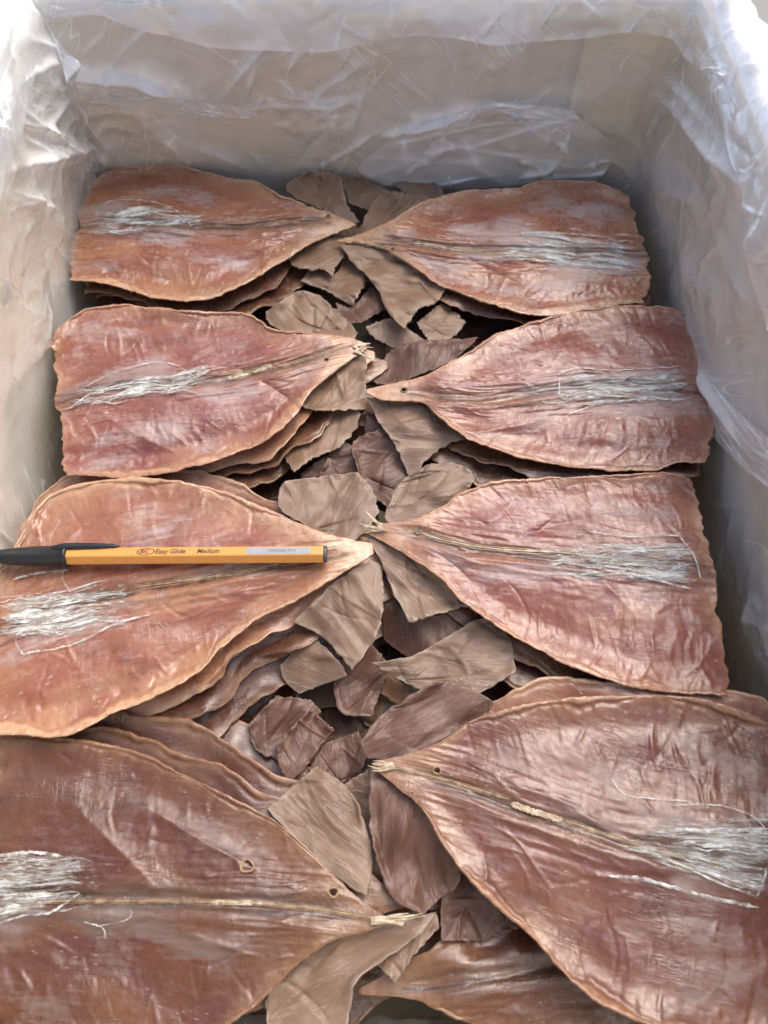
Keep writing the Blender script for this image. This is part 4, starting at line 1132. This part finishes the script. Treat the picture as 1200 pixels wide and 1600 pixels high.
for i, (nm, x, y, z) in enumerate([('D1', 540, 460, -14), ('D1', 500, 500, -16), ('D2', 610, 470, -13), ('D2', 640, 540, -15), ('D3', 470, 760, -17), ('D3', 550, 800, -16),
                                   ('D4', 600, 760, -15), ('D4', 560, 660, -14), ('D5', 420, 1110, -24), ('D5', 500, 1080, -26), ('D6', 600, 1100, -22), ('D6', 650, 1010, -18),
                                   ('D5', 560, 1020, -26), ('D7', 420, 1240, -16), ('D7', 520, 1180, -20), ('D7', 480, 1580, -12), ('D8', 640, 1520, -14), ('D8', 600, 1440, -14), ('D8', 600, 1320, -10)]):
    n_ = rf.choice([5, 6]); r0 = rf.uniform(42, 60); a0 = rf.uniform(0, 6)
    poly = [(x + r0 * rf.uniform(0.75, 1.1) * math.cos(a0 + 6.283 * k / n_), y + 0.85 * r0 * rf.uniform(0.75, 1.1) * math.sin(a0 + 6.283 * k / n_)) for k in range(n_)]
    FU(nm, poly, z - 6, rf.choice([1, 2, 2, 0]), 300 + i, tilt=(rf.uniform(-6, 6), rf.uniform(-6, 6)))
spots = {'R1Lb': (500, 300, 470, 90), 'R1Lc': (525, 430, 60, 50), 'R1Rb': (610, 480, 70, 60), 'R2Lc': (520, 700, 50, 50), 'R2Ld': (500, 740, 70, 40), 'R2Rc': (610, 640, 40, 60),
         'R3Le': (500, 1080, 60, 50), 'R3Lc': (540, 1010, 50, 50), 'R4Ld': (460, 1170, 60, 40), 'R4Lc': (530, 1180, 40, 40), 'R3Rc': (620, 1010, 50, 60), 'R4Rc': (640, 1440, 50, 50)}
for i, (nm, (x0, y0, dx, dy)) in enumerate(spots.items()):
    if nm == 'R1Lb': x0, y0, dx, dy = 560, 320, 60, 30
    for q_ in range(4):
        x, y = x0 + rf.uniform(-dx, dx), y0 + rf.uniform(-dy, dy)
        n_ = rf.choice([4, 5, 6]); r0 = rf.uniform(30, 52); a0 = rf.uniform(0, 6)
        poly = [(x + r0 * rf.uniform(0.65, 1.15) * math.cos(a0 + 6.283 * k / n_), y + 0.85 * r0 * rf.uniform(0.65, 1.15) * math.sin(a0 + 6.283 * k / n_)) for k in range(n_)]
        FU(nm, poly, rf.uniform(-16, -9), rf.choice([1, 2, 2, 0, 3]), 400 + 7 * i + q_, tilt=(rf.uniform(-8, 8), rf.uniform(-8, 8)), res=(44, 40))

# ------------------------------------------------------------------ the pen
def pen():
    xs = np.linspace(20, 500, 40)
    zt = surf_z(TOP['R3L'], xs, np.full(40, 868.0))
    zc = zt.max() + 0.0037
    e0 = P(np.array([509.0]), np.array([866.0]), np.array([zc]))[0]
    e1 = P(np.array([-22.0]), np.array([870.0]), np.array([zc]))[0]
    ax = e1 - e0; Ltot = np.linalg.norm(ax); ax /= Ltot
    root = thing('ballpoint_pen', 'orange ballpoint pen with black cap lying across a dried squid', 'pen', tuple(e0))
    X = Vector(ax); Z = Vector((0, 0, 1)); Yv = Z.cross(X).normalized(); Z = X.cross(Yv)
    root.matrix_world = Matrix((( X.x, Yv.x, Z.x, e0[0]), (X.y, Yv.y, Z.y, e0[1]), (X.z, Yv.z, Z.z, e0[2]), (0, 0, 0, 1)))
    roll = math.radians(4)      # facets: one looks up and back, one looks up and forward
    orange = mat_plain('orange_plastic', (0.62, 0.285, 0.066), 0.27, 0.5, 0.08, 900, 0.00004)
    black = mat_plain('black_plastic', (0.008, 0.012, 0.016), 0.33, 0.5, 0.1, 500, 0.00003)
    grey = mat_plain('steel_grey_plug', (0.06, 0.065, 0.07), 0.4)
    R = 0.0041
    def loft(name, secs, mat, n=6, parent=root, rl=0.0, flat=None, smooth_sh=False, bev=0.0):
        V, Fc = [], []
        for x, ry, rz, cy, cz in secs:
            for k in range(n):
                a = 2 * math.pi * k / n + rl
                V.append((x, cy + ry * math.cos(a), cz + rz * math.sin(a)))
        for i in range(len(secs) - 1):
            for k in range(n):
                Fc.append((i * n + k, i * n + (k + 1) % n, (i + 1) * n + (k + 1) % n, (i + 1) * n + k))
        Fc.append(tuple(range(n))[::-1]); Fc.append(tuple(range((len(secs) - 1) * n, len(secs) * n)))
        o = mesh_obj(name, V, Fc, mat, parent, smooth_sh)
        if bev:
            b = o.modifiers.new('soft', 'BEVEL'); b.width = bev; b.segments = 3; b.limit_method = 'ANGLE'
        return o
    s = Ltot / 0.147
    xe = 0.1115 * s
    loft('barrel', [(0.0008, R, R, 0, 0), (xe, R, R, 0, 0)], orange, 6, rl=roll, bev=0.0005)
    loft('end_plug', [(-0.0006, R * .55, R * .55, 0, 0), (-0.0006, R * .86, R * .86, 0, 0), (0.001, R * .9, R * .9, 0, 0)], grey, 20, smooth_sh=False, bev=0.0003)
    cap = loft('cap', [(xe - 0.0002, R * .9, R * .9, 0, 0), (xe - 0.0002, R * 1.17, R * 1.17, 0, 0), (xe + 0.0012, R * 1.2, R * 1.2, 0, 0), (xe + 0.0014, R * 1.12, R * 1.12, 0, 0), (xe + 0.012, R * 1.1, R * 1.1, 0, 0),
                 (xe + 0.022, R * 0.95, R * 0.95, 0, 0), (xe + 0.030, R * 0.72, R * 0.74, 0, 0), (xe + 0.0345, R * 0.5, R * 0.52, 0, 0), (Ltot, R * 0.3, R * 0.3, 0, 0)], black, 28, smooth_sh=True)
    # clip along the far upper side of the barrel
    ang = math.radians(205)          # Yv points towards the camera or away; far side is chosen below
    sy = -1 if Yv.y > 0 else 1
    cy, cz = -sy * 0.0030, 0.0034
    loft('clip', [(xe + 0.006, 0.0012, 0.0010, cy * .7, cz * 1.05), (xe + 0.001, 0.0016, 0.0012, cy * .95, cz * 1.12), (xe - 0.004, 0.0016, 0.0010, cy, cz * 1.12),
                  (xe - 0.014, 0.0014, 0.0009, cy, cz * 1.08), (xe - 0.0205, 0.0009, 0.0008, cy, cz * 1.02), (xe - 0.0225, 0.0004, 0.0004, cy, cz)], black, 12, parent=cap, smooth_sh=True)
    # the printed facet: the one facing up and to the far side
    best = None
    for k in range(6):
        a = roll + math.pi / 6 + k * math.pi / 3
        nv = Yv * math.cos(a) + Z * math.sin(a)
        viewv = Vector((0, 0, CAMZ)) - Vector(e0)
        if nv.z > 0.2 and nv.y > -0.3 and (best is None or nv.z + 0.3 * nv.y > best[0]): best = (nv.z + 0.3 * nv.y, a)
    a = best[1]
    ap = R * math.cos(math.pi / 6)
    nl = Vector((0, math.cos(a), math.sin(a)))
    tx = Vector((-1, 0, 0))                     # reads from the cap towards the plug
    ty = nl.cross(tx)
    def facet(mesh_o, x, h, off):
        o = nl * (ap + off) + Vector((x, 0, 0)) + ty * h
        mesh_o.matrix_local = Matrix(((tx.x, ty.x, nl.x, o.x), (tx.y, ty.y, nl.y, o.y), (tx.z, ty.z, nl.z, o.z), (0, 0, 0, 1)))
    ink = mat_plain('black_print', (0.03, 0.025, 0.02), 0.5)
    def text(name, body, size, x, shear=0.25, bold=0.012, parent=root, mat=ink, off=0.00005, h=None, sx=1.0):
        cu = bpy.data.curves.new(name, 'FONT'); cu.body = body; cu.size = size; cu.shear = shear; cu.offset = size * bold; cu.extrude = 0.00001
        cu.align_y = 'CENTER'
        tmp = bpy.data.objects.new(name, cu); COL.objects.link(tmp)
        dg = bpy.context.evaluated_depsgraph_get()
        me = bpy.data.meshes.new_from_object(tmp.evaluated_get(dg))
        bpy.data.objects.remove(tmp)
        me.materials.clear(); me.materials.append(mat)
        if sx != 1.0: me.transform(Matrix.Diagonal((sx, 1, 1, 1)))
        o = bpy.data.objects.new(name, me); COL.objects.link(o); o.parent = parent
        facet(o, x, h if h is not None else 0, off)
        return o
    px2x = lambda px: (509 - px) / 531 * Ltot
    text('printed_word', 'Easy Glide', 0.0031, px2x(245), 0.2, 0.02, sx=1.0)
    text('printed_word', 'Medium', 0.0031, px2x(310), 0.2, 0.02, sx=0.95)
    text('printed_word', 'BIC', 0.0028, px2x(221), 0.35, 0.02, sx=0.95)
    # oval round the short word
    V, Fc = [], []
    for i in range(28):
        t = 2 * math.pi * i / 28
        for q_ in (1.0, 0.86): V.append((0.0038 * q_ * math.cos(t) + 0.0005 * math.sin(t), 0.0017 * q_ * math.sin(t), 0))
    for i in range(28):
        j = (i + 1) % 28; Fc.append((2 * i, 2 * j, 2 * j + 1, 2 * i + 1))
    o = mesh_obj('printed_oval', V, Fc, ink, root, False); facet(o, px2x(231), 0, 0.00006)
    # silver paper sticker with tiny print
    w2, h2 = (486 - 387) / 531 * Ltot / 2, 0.0016
    V = []; Fc = []
    for i in range(13):
        for j in range(2): V.append((-w2 + 2 * w2 * i / 12, (-h2, h2)[j] , 0.00003 * math.sin(i * 1.7)))
    for i in range(12): Fc.append((i * 2, i * 2 + 2, i * 2 + 3, i * 2 + 1))
    stk = mesh_obj('sticker', V, Fc, mat_plain('sticker_paper', (0.30, 0.325, 0.335), 0.35, 0.5, 0.3, 700), root, False); facet(stk, px2x(436.5), 0, 0.00008)
    gi = mat_plain('grey_print', (0.10, 0.11, 0.12), 0.5)
    text('printed_word', 'C0R0NA55  F0.75', 0.0016, px2x(420), 0, 0.01, mat=gi, off=0.00013)
    V = [(-0.002, -0.0009, 0), (0.002, -0.0009, 0), (0.0022, 0.0009, 0), (-0.0018, 0.0009, 0)]
    o = mesh_obj('printed_block', V, [(0, 1, 2, 3)], mat_plain('blue_grey_print', (0.28, 0.33, 0.38), 0.5), root, False); facet(o, px2x(402), 0, 0.00012)
pen()
